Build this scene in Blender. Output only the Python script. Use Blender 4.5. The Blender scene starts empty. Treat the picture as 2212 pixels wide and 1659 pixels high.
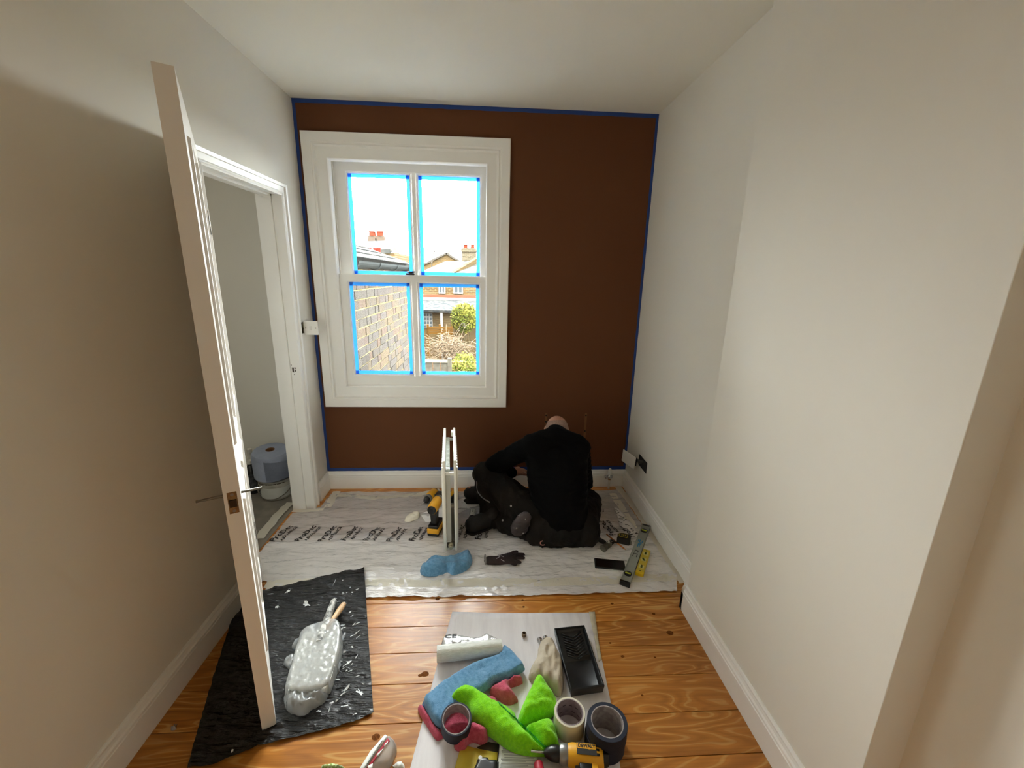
import bpy, bmesh, math, random
import numpy as np
from mathutils import Vector, Matrix, noise
from mathutils.geometry import delaunay_2d_cdt
random.seed(7)
SC = bpy.context.scene
COL = SC.collection
PI = math.pi

# ------------------------------------------------------------------ camera
CAM_H = 1.52
F_PX = 910.444
PITCH, ROLL, YAW = 0.25197, 0.02094, -0.06066
def cam_rows():
    cy, sy = math.cos(YAW), math.sin(YAW)
    f = Vector((-sy*math.cos(PITCH), cy*math.cos(PITCH), -math.sin(PITCH)))
    rt = Vector((cy, sy, 0)); up = rt.cross(f)
    c, s = math.cos(ROLL), math.sin(ROLL)
    return c*rt+s*up, -s*rt+c*up, f
RT, UP, FW = cam_rows()
cd = bpy.data.cameras.new('camera'); cam = bpy.data.objects.new('camera', cd); COL.objects.link(cam)
cd.sensor_width = 36.0; cd.lens = 36.0*F_PX/2212.0; cd.clip_start = 0.02; cd.clip_end = 500
m4 = Matrix((RT, UP, -FW)).transposed().to_4x4(); m4.translation = (0, 0, CAM_H)
cam.matrix_world = m4
SC.camera = cam

# ------------------------------------------------------------------ sky, light, exposure
SKY = 6.5
w = bpy.data.worlds.new('overcast_sky'); SC.world = w; w.use_nodes = True
bg = w.node_tree.nodes['Background']; bg.inputs[0].default_value = (0.985, 1.0, 0.985, 1); bg.inputs[1].default_value = SKY
# standard overcast sky: three times as bright overhead as at the horizon, (1 + 2 sin(elevation))
_n, _l = w.node_tree.nodes.new, w.node_tree.links.new
_tc = _n('ShaderNodeTexCoord'); _sp = _n('ShaderNodeSeparateXYZ'); _mx = _n('ShaderNodeMath'); _mx.operation = 'MAXIMUM'; _mx.inputs[1].default_value = 0
_ma = _n('ShaderNodeMath'); _ma.operation = 'MULTIPLY_ADD'; _ma.inputs[1].default_value = 2.0*SKY; _ma.inputs[2].default_value = SKY
_l(_tc.outputs['Generated'], _sp.inputs[0]); _l(_sp.outputs[2], _mx.inputs[0]); _l(_mx.outputs[0], _ma.inputs[0]); _l(_ma.outputs[0], bg.inputs[1])
vs = SC.view_settings
vs.view_transform = 'Standard'; vs.look = 'None'; vs.gamma = 1.0; vs.use_curve_mapping = False
vs.exposure = 2.35
SC.cycles.max_bounces = 14; SC.cycles.diffuse_bounces = 8; SC.cycles.transparent_max_bounces = 24
SC.cycles.sample_clamp_indirect = 6.0
# room dimensions
X0, X1, XC = -1.1427, 1.0366, 0.9417      # left wall, alcove wall, chimney breast face
YB, YN = 2.8453, -1.3                     # back wall, wall behind the camera
H = 2.4908
def area(name, loc, rot, sx, sy, power, col=(1, 1, 1), portal=False):
    l = bpy.data.lights.new(name, 'AREA'); l.shape = 'RECTANGLE'; l.size = sx; l.size_y = sy
    l.energy = power; l.color = col
    o = bpy.data.objects.new(name, l); COL.objects.link(o); o.location = loc; o.rotation_euler = rot
    if portal: l.cycles.is_portal = True
    return o
area('window_daylight_portal', (-0.475, YB+0.12, 1.465), (-PI/2, 0, 0), 1.0, 1.5, 1, portal=True)
area('hall_fill_light', (-2.0, 1.6, 2.42), (0, 0, 0), 0.3, 0.3, 0.7, (1, .97, .9))  # added fill light to brighten the hall, no real ceiling fitting

# ------------------------------------------------------------------ pixel helpers (reference frame 2212 x 1659)
CAMP = Vector((0, 0, CAM_H))
def ray(u, v): return RT*((u-1106)/F_PX) + UP*(-(v-829.5)/F_PX) + FW
def pz(u, v, z=0.0):
    d = ray(u, v); return CAMP + d*((z-CAM_H)/d.z)
def py(u, v, y):
    d = ray(u, v); return CAMP + d*(y/d.y)
def pxx(u, v, x):
    d = ray(u, v); return CAMP + d*(x/d.x)

# ------------------------------------------------------------------ materials
def lin(h):
    if isinstance(h, str):
        h = h.lstrip('#'); c = [int(h[i:i+2], 16)/255 for i in (0, 2, 4)]
    else: c = h
    return tuple((x/12.92 if x <= .04045 else ((x+.055)/1.055)**2.4) for x in c) + (1,)
MATS = {}
def mat(name, col='#ffffff', rough=.6, metal=0, bump=0, bscale=40, var=0, vscale=6, col2=None, spec=.5, sheen=0, raw=False, bdist=.01, stretch=None, coat=0, random_col=None, trans=0):
    if name in MATS: return MATS[name]
    m = bpy.data.materials.new(name); MATS[name] = m; m.use_nodes = True
    nt = m.node_tree; b = nt.nodes['Principled BSDF']
    c = lin(col)
    b.inputs['Base Color'].default_value = c
    b.inputs['Roughness'].default_value = rough; b.inputs['Metallic'].default_value = metal
    b.inputs['Specular IOR Level'].default_value = spec
    if coat: b.inputs['Coat Weight'].default_value = coat
    if sheen:
        b.inputs['Sheen Weight'].default_value = sheen; b.inputs['Sheen Roughness'].default_value = .5
    tc = nt.nodes.new('ShaderNodeTexCoord'); mp = nt.nodes.new('ShaderNodeMapping')
    nt.links.new(tc.outputs['Object'], mp.inputs[0])
    if stretch: mp.inputs['Scale'].default_value = stretch
    if col2 is not None and random_col is None:
        n = nt.nodes.new('ShaderNodeTexNoise'); n.inputs['Scale'].default_value = vscale; n.inputs['Detail'].default_value = 5
        nt.links.new(mp.outputs[0], n.inputs['Vector'])
        r = nt.nodes.new('ShaderNodeValToRGB'); r.color_ramp.elements[0].color = c; r.color_ramp.elements[1].color = lin(col2)
        r.color_ramp.elements[0].position = .38; r.color_ramp.elements[1].position = .62
        nt.links.new(n.outputs[0], r.inputs[0]); nt.links.new(r.outputs[0], b.inputs['Base Color'])
    if random_col:
        oi = nt.nodes.new('ShaderNodeObjectInfo'); r = nt.nodes.new('ShaderNodeValToRGB'); r.color_ramp.interpolation = 'LINEAR'
        els = r.color_ramp.elements
        while len(els) < len(random_col): els.new(.5)
        for i, cc in enumerate(random_col): els[i].position = i/(len(random_col)-1); els[i].color = lin(cc)
        n = nt.nodes.new('ShaderNodeTexNoise'); n.inputs['Scale'].default_value = vscale; n.inputs['Detail'].default_value = 4
        nt.links.new(tc.outputs['Object'], n.inputs['Vector'])
        ma = nt.nodes.new('ShaderNodeMath'); ma.operation = 'MULTIPLY_ADD'; ma.inputs[1].default_value = .5; ma.inputs[2].default_value = -.25
        nt.links.new(n.outputs[0], ma.inputs[0])
        ad = nt.nodes.new('ShaderNodeMath'); ad.operation = 'ADD'
        nt.links.new(oi.outputs['Random'], ad.inputs[0]); nt.links.new(ma.outputs[0], ad.inputs[1])
        nt.links.new(ad.outputs[0], r.inputs[0]); nt.links.new(r.outputs[0], b.inputs['Base Color'])
    if bump:
        n2 = nt.nodes.new('ShaderNodeTexNoise'); n2.inputs['Scale'].default_value = bscale; n2.inputs['Detail'].default_value = 6
        nt.links.new(mp.outputs[0], n2.inputs['Vector'])
        bp = nt.nodes.new('ShaderNodeBump'); bp.inputs['Strength'].default_value = bump; bp.inputs['Distance'].default_value = bdist
        nt.links.new(n2.outputs[0], bp.inputs['Height']); nt.links.new(bp.outputs[0], b.inputs['Normal'])
    return m

def film(name, col, alpha, rough=.25, transl=.35, bump=.5, bscale=25, stretch=(1, 1, 1), ramp=None, glossy=.08):
    """thin plastic film: part clear, part milky and translucent, shiny"""
    m = bpy.data.materials.new(name); MATS[name] = m; m.use_nodes = True
    nt = m.node_tree; nt.nodes.clear(); N = nt.nodes.new; L = nt.links.new
    out = N('ShaderNodeOutputMaterial')
    di = N('ShaderNodeBsdfDiffuse'); di.inputs[0].default_value = lin(col)
    tl = N('ShaderNodeBsdfTranslucent'); tl.inputs[0].default_value = lin(col)
    gl = N('ShaderNodeBsdfGlossy'); gl.inputs['Roughness'].default_value = rough
    tr = N('ShaderNodeBsdfTransparent')
    m1 = N('ShaderNodeMixShader'); m1.inputs[0].default_value = transl; L(di.outputs[0], m1.inputs[1]); L(tl.outputs[0], m1.inputs[2])
    m2 = N('ShaderNodeMixShader'); m2.inputs[0].default_value = alpha; L(tr.outputs[0], m2.inputs[1]); L(m1.outputs[0], m2.inputs[2])
    m3 = N('ShaderNodeMixShader'); L(m2.outputs[0], m3.inputs[1]); L(gl.outputs[0], m3.inputs[2])
    fr = N('ShaderNodeFresnel'); fr.inputs[0].default_value = 1.45
    ml = N('ShaderNodeMath'); ml.operation = 'MULTIPLY_ADD'; ml.inputs[1].default_value = 1.0; ml.inputs[2].default_value = glossy-.05; ml.use_clamp = True
    L(fr.outputs[0], ml.inputs[0]); L(ml.outputs[0], m3.inputs[0]); L(m3.outputs[0], out.inputs[0])
    tc = N('ShaderNodeTexCoord'); mp = N('ShaderNodeMapping'); mp.inputs['Scale'].default_value = stretch; L(tc.outputs['Object'], mp.inputs[0])
    n = N('ShaderNodeTexNoise'); n.inputs['Scale'].default_value = bscale; n.inputs['Detail'].default_value = 7; n.inputs['Distortion'].default_value = .6
    L(mp.outputs[0], n.inputs['Vector'])
    bp = N('ShaderNodeBump'); bp.inputs['Strength'].default_value = bump; bp.inputs['Distance'].default_value = .01; L(n.outputs[0], bp.inputs['Height'])
    for s in (di, tl, gl, fr): L(bp.outputs[0], s.inputs['Normal'])
    if ramp:      # (y0, alpha0, y1, alpha1): the folded, doubled strip of the film is denser than the single layer
        sp = N('ShaderNodeSeparateXYZ'); L(tc.outputs['Object'], sp.inputs[0])
        mr = N('ShaderNodeMapRange'); mr.inputs[1].default_value = ramp[0]; mr.inputs[2].default_value = ramp[2]
        mr.inputs[3].default_value = ramp[1]; mr.inputs[4].default_value = ramp[3]
        n5 = N('ShaderNodeTexNoise'); n5.inputs['Scale'].default_value = 9; n5.inputs['Detail'].default_value = 6; L(mp.outputs[0], n5.inputs['Vector'])
        mm = N('ShaderNodeMath'); mm.operation = 'MULTIPLY_ADD'; mm.inputs[1].default_value = .3; mm.inputs[2].default_value = -.15
        aa = N('ShaderNodeMath'); aa.operation = 'ADD'; aa.use_clamp = True
        L(n5.outputs[0], mm.inputs[0]); L(sp.outputs[1], mr.inputs[0]); L(mr.outputs[0], aa.inputs[0]); L(mm.outputs[0], aa.inputs[1]); L(aa.outputs[0], m2.inputs[0])
    return m

def glass_mat(name, tint=(.97, .99, .98), ior=1.45):
    m = bpy.data.materials.new(name); m.use_nodes = True
    nt = m.node_tree; nt.nodes.clear(); N = nt.nodes.new; L = nt.links.new
    out = N('ShaderNodeOutputMaterial'); tr = N('ShaderNodeBsdfTransparent'); tr.inputs[0].default_value = (*tint, 1)
    gl = N('ShaderNodeBsdfGlossy'); gl.inputs['Roughness'].default_value = .02
    fr = N('ShaderNodeFresnel'); fr.inputs[0].default_value = ior
    mx = N('ShaderNodeMixShader'); L(fr.outputs[0], mx.inputs[0]); L(tr.outputs[0], mx.inputs[1]); L(gl.outputs[0], mx.inputs[2]); L(mx.outputs[0], out.inputs[0])
    return m

def wood_mat(name, dark='#94571c', mid='#c07d33', light='#e2b56c', rough=.30):
    m = bpy.data.materials.new(name); m.use_nodes = True
    nt = m.node_tree; b = nt.nodes['Principled BSDF']; N = nt.nodes.new; L = nt.links.new
    tc = N('ShaderNodeTexCoord'); oi = N('ShaderNodeObjectInfo')
    cmb = N('ShaderNodeCombineXYZ'); mul = N('ShaderNodeMath'); mul.operation = 'MULTIPLY'; mul.inputs[1].default_value = 37.0
    L(oi.outputs['Random'], mul.inputs[0]); L(mul.outputs[0], cmb.inputs[0]); L(mul.outputs[0], cmb.inputs[2])
    ad = N('ShaderNodeVectorMath'); ad.operation = 'ADD'; L(tc.outputs['Object'], ad.inputs[0]); L(cmb.outputs[0], ad.inputs[1])
    mp = N('ShaderNodeMapping'); mp.inputs['Scale'].default_value = (1.1, 7.0, 7.0); L(ad.outputs[0], mp.inputs[0])
    n = N('ShaderNodeTexNoise'); n.inputs['Scale'].default_value = 1.6; n.inputs['Detail'].default_value = 2; n.inputs['Distortion'].default_value = .4
    L(mp.outputs[0], n.inputs['Vector'])
    # growth rings: contour lines of the noise
    k = N('ShaderNodeMath'); k.operation = 'MULTIPLY'; k.inputs[1].default_value = 62.0; L(n.outputs[0], k.inputs[0])
    si = N('ShaderNodeMath'); si.operation = 'SINE'; L(k.outputs[0], si.inputs[0])
    mr = N('ShaderNodeMapRange'); mr.inputs[1].default_value = -1; mr.inputs[2].default_value = 1; L(si.outputs[0], mr.inputs[0])
    r = N('ShaderNodeValToRGB'); e = r.color_ramp.elements
    e[0].position = 0; e[0].color = lin(dark); e[1].position = 1; e[1].color = lin(light); q = e.new(.55); q.color = lin(mid); q = e.new(.85); q.color = lin(mid)
    L(mr.outputs[0], r.inputs[0])
    # fine fibres
    mp2 = N('ShaderNodeMapping'); mp2.inputs['Scale'].default_value = (3, 160, 160); L(ad.outputs[0], mp2.inputs[0])
    n2 = N('ShaderNodeTexNoise'); n2.inputs['Scale'].default_value = 1.0; n2.inputs['Detail'].default_value = 3; L(mp2.outputs[0], n2.inputs['Vector'])
    mp3 = N('ShaderNodeMapping'); mp3.inputs['Scale'].default_value = (1.2, 3, 3); L(ad.outputs[0], mp3.inputs[0])
    n3 = N('ShaderNodeTexNoise'); n3.inputs['Scale'].default_value = 1.5; L(mp3.outputs[0], n3.inputs['Vector'])
    mx0 = N('ShaderNodeMix'); mx0.data_type = 'RGBA'; L(n3.outputs[0], mx0.inputs[0]); mx0.inputs[6].default_value = lin(mid); L(r.outputs[0], mx0.inputs[7])
    hs = N('ShaderNodeHueSaturation'); L(mx0.outputs[2], hs.inputs['Color'])
    mv = N('ShaderNodeMath'); mv.operation = 'MULTIPLY_ADD'; mv.inputs[1].default_value = .5; mv.inputs[2].default_value = .75; L(n2.outputs[0], mv.inputs[0])
    mv2 = N('ShaderNodeMath'); mv2.operation = 'MULTIPLY_ADD'; mv2.inputs[1].default_value = .25; mv2.inputs[2].default_value = -.125; L(oi.outputs['Random'], mv2.inputs[0])
    mv3 = N('ShaderNodeMath'); mv3.operation = 'ADD'; L(mv.outputs[0], mv3.inputs[0]); L(mv2.outputs[0], mv3.inputs[1]); L(mv3.outputs[0], hs.inputs['Value'])
    L(hs.outputs[0], b.inputs['Base Color'])
    b.inputs['Roughness'].default_value = rough; b.inputs['Specular IOR Level'].default_value = .45
    bp = N('ShaderNodeBump'); bp.inputs['Strength'].default_value = .12; bp.inputs['Distance'].default_value = .002; L(n2.outputs[0], bp.inputs['Height']); L(bp.outputs[0], b.inputs['Normal'])
    return m

WALL = mat('warm_white_wall_paint', '#e8e5dc', .75, bump=.05, bscale=300, bdist=.002)
CEIL = mat('ceiling_paint', '#efede2', .85)
BROWN = mat('dark_brown_wall_paint', '#5f3414', .8, bump=.06, bscale=260, bdist=.002)
GLOSSW = mat('white_satin_woodwork_paint', '#f3f2ee', .32)
DOORW = mat('white_door_paint', '#eae6df', .35)
WOOD = wood_mat('varnished_pine_boards')
KNOT = mat('dark_knot_wood', '#5e3212', .8, col2='#7e4a1c', vscale=120, spec=.1)
TAPEB = film('blue_masking_tape', '#2a70b8', 1.0, rough=.5, transl=.5, bump=.15, bscale=200, glossy=.03)
TAPEBD = mat('navy_wall_tape', '#1c3f86', .6)
TAPEC = film('cream_masking_tape_film', '#f4efe0', .88, rough=.5, transl=.3, bump=.3, bscale=60, glossy=.03)
METAL = mat('brushed_chrome', '#c8c8c8', .2, metal=1)
STEEL = mat('dull_steel', '#8a867e', .45, metal=1)
BLACKP = mat('black_plastic', '#0d0d0e', .35)
DARK = mat('dark_hole', '#050505', .9)
YELLOW = mat('yellow_tool_plastic', '#e8a91c', .42)

# ------------------------------------------------------------------ object helpers
ROOT = {}
def tag(o, label=None, cat=None, group=None, kind=None):
    if label: o['label'] = label
    if cat: o['category'] = cat
    if group: o['group'] = group
    if kind: o['kind'] = kind
    return o
def thing(name, label, cat, loc=(0, 0, 0), rz=0, group=None, rot=None):
    o = bpy.data.objects.new(name, None); COL.objects.link(o); o.empty_display_size = .05
    o.location = loc; o.rotation_euler = rot or (0, 0, rz)
    ROOT[o.name] = Matrix.Translation(Vector(loc)) @ o.rotation_euler.to_matrix().to_4x4()
    return tag(o, label, cat, group)
def mesh_of(bm, name):
    me = bpy.data.meshes.new(name); bm.to_mesh(me); bm.free(); return me
def obj(name, bm, m, parent=None, world=False, smooth=False, kind=None, label=None):
    me = bm if isinstance(bm, bpy.types.Mesh) else mesh_of(bm, name)
    o = bpy.data.objects.new(name, me); COL.objects.link(o)
    for x in (m if isinstance(m, (list, tuple)) else [m]): me.materials.append(x)
    if parent is not None:
        o.parent = parent
        if world:
            r = parent; mtx = Matrix()
            while r is not None:
                mtx = ROOT.get(r.name, Matrix()) @ mtx; r = None
            o.matrix_parent_inverse = ROOT.get(parent.name, Matrix()).inverted()
    if smooth: me.polygons.foreach_set('use_smooth', [True]*len(me.polygons))
    if smooth == 'auto':
        try: me.set_sharp_from_angle(angle=math.radians(40))
        except Exception: pass
    if kind: o['kind'] = kind
    if label: o['label'] = label
    return o
def struct(name, bm, m, parent=None, **k): return obj(name, bm, m, parent, kind=None if parent else 'structure', **k)
def NB(): return bmesh.new()
def box(bm, x0, x1, y0, y1, z0, z1, bev=0, mi=0, M=None):
    vs_ = [bm.verts.new(p) for p in ((x0, y0, z0), (x1, y0, z0), (x1, y1, z0), (x0, y1, z0), (x0, y0, z1), (x1, y0, z1), (x1, y1, z1), (x0, y1, z1))]
    fs = [bm.faces.new([vs_[i] for i in f]) for f in ((3, 2, 1, 0), (4, 5, 6, 7), (0, 1, 5, 4), (1, 2, 6, 5), (2, 3, 7, 6), (3, 0, 4, 7))]
    for f in fs: f.material_index = mi
    if bev:
        es = {e for f in fs for e in f.edges}
        r = bmesh.ops.bevel(bm, geom=list(es), offset=bev, segments=2, affect='EDGES', profile=.5)
        for f in r['faces']: f.material_index = mi
        if M is not None:
            vv = {v for f in r['faces'] for v in f.verts} | {v for v in vs_ if v.is_valid}
            bmesh.ops.transform(bm, matrix=M, verts=list(vv))
    elif M is not None: bmesh.ops.transform(bm, matrix=M, verts=vs_)
    return bm
def cbox(bm, c, s, bev=0, mi=0, M=None):
    return box(bm, c[0]-s[0]/2, c[0]+s[0]/2, c[1]-s[1]/2, c[1]+s[1]/2, c[2]-s[2]/2, c[2]+s[2]/2, bev, mi, M)
def frame_to(a, b):
    a, b = Vector(a), Vector(b); z = (b-a).normalized()
    return z.to_track_quat('Z', 'Y').to_matrix().to_4x4()
def tube(bm, a, b, r0, r1=None, n=16, mi=0, caps=True):
    """tapered cylinder from a to b"""
    r1 = r0 if r1 is None else r1; a, b = Vector(a), Vector(b); R = frame_to(a, b)
    ra = [bm.verts.new(a + R @ Vector((r0*math.cos(2*PI*i/n), r0*math.sin(2*PI*i/n), 0))) for i in range(n)]
    rb = [bm.verts.new(b + R @ Vector((r1*math.cos(2*PI*i/n), r1*math.sin(2*PI*i/n), 0))) for i in range(n)]
    for i in range(n):
        f = bm.faces.new((ra[i], ra[(i+1) % n], rb[(i+1) % n], rb[i])); f.material_index = mi; f.smooth = True
    if caps:
        f = bm.faces.new(ra[::-1]); f.material_index = mi; f = bm.faces.new(rb); f.material_index = mi
    return bm
def lathe(bm, prof, n=32, M=None, mi=0, closed=False):
    """prof: list of (r, z); revolve about z"""
    rings = []
    for r, z in prof:
        if r < 1e-6: rings.append([bm.verts.new((0, 0, z))])
        else: rings.append([bm.verts.new((r*math.cos(2*PI*i/n), r*math.sin(2*PI*i/n), z)) for i in range(n)])
    pairs = list(zip(rings, rings[1:])) + ([(rings[-1], rings[0])] if closed else [])
    for A, B in pairs:
        for i in range(n):
            j = (i+1) % n
            if len(A) == 1 and len(B) == 1: continue
            q = [A[0], B[j], B[i]] if len(A) == 1 else ([A[i], A[j], B[0]] if len(B) == 1 else [A[i], A[j], B[j], B[i]])
            f = bm.faces.new(q); f.material_index = mi
    if M is not None: bmesh.ops.transform(bm, matrix=M, verts=[v for R in rings for v in R])
    return bm
def prism(bm, pts, z0, z1, mi=0, M=None, bev=0):
    """extrude a polygon of (x, y) from z0 to z1"""
    a = [bm.verts.new((p[0], p[1], z0)) for p in pts]; b = [bm.verts.new((p[0], p[1], z1)) for p in pts]
    fs = [bm.faces.new(a[::-1]), bm.faces.new(b)]
    n = len(pts)
    for i in range(n): fs.append(bm.faces.new((a[i], a[(i+1) % n], b[(i+1) % n], b[i])))
    for f in fs: f.material_index = mi
    vv = a+b
    if bev:
        r = bmesh.ops.bevel(bm, geom=list({e for f in fs for e in f.edges}), offset=bev, segments=2, affect='EDGES', profile=.5)
        for f in r['faces']: f.material_index = mi
        vv = list({v for f in r['faces'] for v in f.verts} | {v for v in vv if v.is_valid})
    if M is not None: bmesh.ops.transform(bm, matrix=M, verts=vv)
    bmesh.ops.recalc_face_normals(bm, faces=[f for f in bm.faces])
    return bm
def sweep(bm, prof, a, b, out, up=(0, 0, 1), mi=0):
    """extrude profile [(o, u)] from a to b; o measured along out, u along up"""
    a, b, out, up = Vector(a), Vector(b), Vector(out), Vector(up)
    A = [bm.verts.new(a+out*o+up*u) for o, u in prof]; B = [bm.verts.new(b+out*o+up*u) for o, u in prof]
    n = len(prof)
    for i in range(n):
        f = bm.faces.new((A[i], A[(i+1) % n], B[(i+1) % n], B[i])); f.material_index = mi
    bm.faces.new(A[::-1]); bm.faces.new(B)
    bmesh.ops.recalc_face_normals(bm, faces=bm.faces)
    return bm
def ring_frame(bm, x0, x1, z0, z1, prof, y, sides=4):
    """mitred picture-frame moulding in the XZ plane; prof = [(inset, depth)], depth towards -y"""
    loops = []
    for t, d in prof:
        loops.append([bm.verts.new(p) for p in ((x0+t, y-d, z0+t), (x1-t, y-d, z0+t), (x1-t, y-d, z1-t), (x0+t, y-d, z1-t))])
    for A, B in zip(loops, loops[1:]):
        for i in range(4):
            j = (i+1) % 4; bm.faces.new((A[i], A[j], B[j], B[i]))
    bmesh.ops.recalc_face_normals(bm, faces=bm.faces)
    return bm
def text_mesh(s, size, depth=.0004, bold=0, space=1.0):
    cu = bpy.data.curves.new('t', 'FONT'); cu.body = s; cu.size = size; cu.extrude = depth; cu.offset = bold; cu.space_character = space
    cu.align_x = 'LEFT'; cu.resolution_u = 2
    o = bpy.data.objects.new('t', cu); COL.objects.link(o)
    dg = bpy.context.evaluated_depsgraph_get(); me = bpy.data.meshes.new_from_object(o.evaluated_get(dg))
    bpy.data.objects.remove(o); bpy.data.curves.remove(cu); me.materials.clear()
    return me
def text_obj(name, s, size, m, parent, origin, xdir, ydir, world=True, width=None, bold=0, depth=.0004):
    me = text_mesh(s, size, depth, bold)
    xs = [v.co.x for v in me.vertices]; wd = max(xs)-min(xs)
    sx = 1 if width is None else width/wd
    xd, yd = Vector(xdir).normalized(), Vector(ydir).normalized(); zd = xd.cross(yd).normalized(); yd = zd.cross(xd)
    M = Matrix((xd, yd, zd)).transposed().to_4x4(); M.translation = Vector(origin)
    me.transform(M @ Matrix.Diagonal((sx, 1, 1, 1)))
    return obj(name, me, m, parent, world=world)
def blob(shapes, voxel=.008, smooth=6, extra=None):
    """closed tapered limbs and ellipsoids fused into one continuous surface.
    shapes: ('c', p0, r0, p1, r1) | ('e', centre, (rx, ry, rz), rotation or None)"""
    bm = NB()
    for s in shapes:
        if s[0] == 'c':
            _, a, r0, b, r1 = s; a, b = Vector(a), Vector(b)
            L = (b-a).length; R = frame_to(a, b) if L > 1e-6 else Matrix()
            R.translation = a
            prof = [(r0*math.cos(t), r0*math.sin(t)) for t in [-PI/2+i*PI/10 for i in range(6)]] + [(r1*math.cos(t), L+r1*math.sin(t)) for t in [i*PI/10 for i in range(6)]]
            prof[0] = (0, -r0); prof[-1] = (0, L+r1)
            lathe(bm, prof, 16, R)
        else:
            _, c, r, rot = s
            M = Matrix.Translation(Vector(c)) @ (rot.to_4x4() if rot is not None else Matrix()) @ Matrix.Diagonal((*r, 1))
            bmesh.ops.create_uvsphere(bm, u_segments=20, v_segments=14, radius=1, matrix=M)
    bmesh.ops.recalc_face_normals(bm, faces=bm.faces)
    me = mesh_of(bm, 'blob'); o = bpy.data.objects.new('blob', me); COL.objects.link(o)
    md = o.modifiers.new('r', 'REMESH'); md.mode = 'VOXEL'; md.voxel_size = voxel
    if smooth:
        ms = o.modifiers.new('s', 'SMOOTH'); ms.iterations = smooth; ms.factor = .5
    dg = bpy.context.evaluated_depsgraph_get(); r = bpy.data.meshes.new_from_object(o.evaluated_get(dg))
    bpy.data.objects.remove(o); bpy.data.meshes.remove(me)
    if extra:
        dat = [(v.co.copy(), v.normal.copy()) for v in r.vertices]
        for v, (c_, n_) in zip(r.vertices, dat): v.co = c_+extra(c_, n_)
    return r
def seg_dist(P, poly):
    d = np.full(len(P), 1e9); n = len(poly)
    for i in range(n):
        a, b = poly[i], poly[(i+1) % n]; ab = b-a; t = np.clip(((P-a)@ab)/(ab@ab+1e-12), 0, 1)
        d = np.minimum(d, np.linalg.norm(P-(a+t[:, None]*ab), axis=1))
    return d
def inside(P, poly):
    r = np.zeros(len(P), bool); n = len(poly); j = n-1
    for i in range(n):
        xi, yi = poly[i]; xj, yj = poly[j]
        c = ((yi > P[:, 1]) != (yj > P[:, 1])) & (P[:, 0] < (xj-xi)*(P[:, 1]-yi)/(yj-yi+1e-12)+xi); r ^= c; j = i
    return r
def smooth_poly(pts, it=2):
    for _ in range(it):
        q = []
        for i in range(len(pts)):
            a, b = Vector(pts[i]), Vector(pts[(i+1) % len(pts)]); q += [a*.75+b*.25, a*.25+b*.75]
        pts = [(p[0], p[1]) for p in q]
    return pts
def lobe(bm, pts, h, r, z0=0.0, res=.008, wr=0, wf=(40, 40), seed=0, zfun=None, sm=1, mi=0, under=True, edge=.0015):
    """soft folded cloth or film lying in plan over polygon pts; height rises from the rim over distance r to h"""
    pts = smooth_poly(pts, sm); P = np.array([(p[0], p[1]) for p in pts])
    # resample boundary
    B = []
    for i in range(len(P)):
        a, b = P[i], P[(i+1) % len(P)]; n = max(1, int(np.linalg.norm(b-a)/res))
        for k in range(n): B.append(a+(b-a)*k/n)
    B = np.array(B); mn, mx = B.min(0), B.max(0)
    gx, gy = np.meshgrid(np.arange(mn[0], mx[0], res), np.arange(mn[1], mx[1], res)); G = np.stack([gx.ravel(), gy.ravel()], 1)
    G[:, 0] += (np.floor((G[:, 1]-mn[1])/res).astype(int) % 2)*res*.5
    G = G[inside(G, B)]; G = G[seg_dist(G, B) > res*.55] if len(G) else G
    A = np.concatenate([B, G]) if len(G) else B
    nb = len(B)
    vv, ee, ff, *_ = delaunay_2d_cdt([Vector(p) for p in A], [(i, (i+1) % nb) for i in range(nb)], [], 1, 1e-6)
    Q = np.array([(v[0], v[1]) for v in vv]); d = seg_dist(Q, B)
    t = np.clip(d/r, 0, 1); z = h*np.sqrt(np.clip(1-(1-t)**2, 0, 1))
    top = []
    for i, (q, zz) in enumerate(zip(Q, z)):
        base = (zfun(q[0], q[1]) if zfun else 0)+z0
        if wr:
            n1 = abs(noise.noise(Vector((q[0]*wf[0], q[1]*wf[1], seed)))); n2 = abs(noise.noise(Vector((q[0]*wf[0]*1.7+q[1]*wf[1]*.8, q[1]*wf[1]*1.9-q[0]*wf[0]*.6, seed+13))))
            zz = zz+wr*min(1, d[i]/(.4*r))*((1-2.6*n1)*.8+(1-2.6*n2)*.5)
        top.append(bm.verts.new((q[0], q[1], base+edge+max(zz, 0))))
    for f in ff:
        g = bm.faces.new([top[i] for i in f]); g.material_index = mi; g.smooth = True
    if under:
        bot = [bm.verts.new((v.co.x, v.co.y, (zfun(v.co.x, v.co.y) if zfun else 0)+z0)) for v in top]
        for f in ff:
            g = bm.faces.new([bot[i] for i in f][::-1]); g.material_index = mi
        bd = [e for e in bm.edges if e.is_boundary and e.verts[0] in set(top)] if False else None
        cnt = {}
        for f in ff:
            for i in range(len(f)):
                a, b = f[i], f[(i+1) % len(f)]; cnt[(a, b)] = 1
        for (a, b) in cnt:
            if (b, a) not in cnt:
                g = bm.faces.new((top[b], top[a], bot[a], bot[b])); g.material_index = mi
    return bm
def floorpts(pxs, z=0.0): return [(p.x, p.y) for p in (pz(u, v, z) for u, v in pxs)]
def crop(pts, ox, oy, s): return [(ox+x*s, oy+y*s) for x, y in pts]
C7 = lambda pts, z=0.0: floorpts(crop(pts, 860, 1300, .24412), z)
C8 = lambda pts, z=0.0: floorpts(crop(pts, 400, 1200, .27673), z)
C5 = lambda pts, z=0.0: floorpts(crop(pts, 860, 880, .25316), z)

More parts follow.
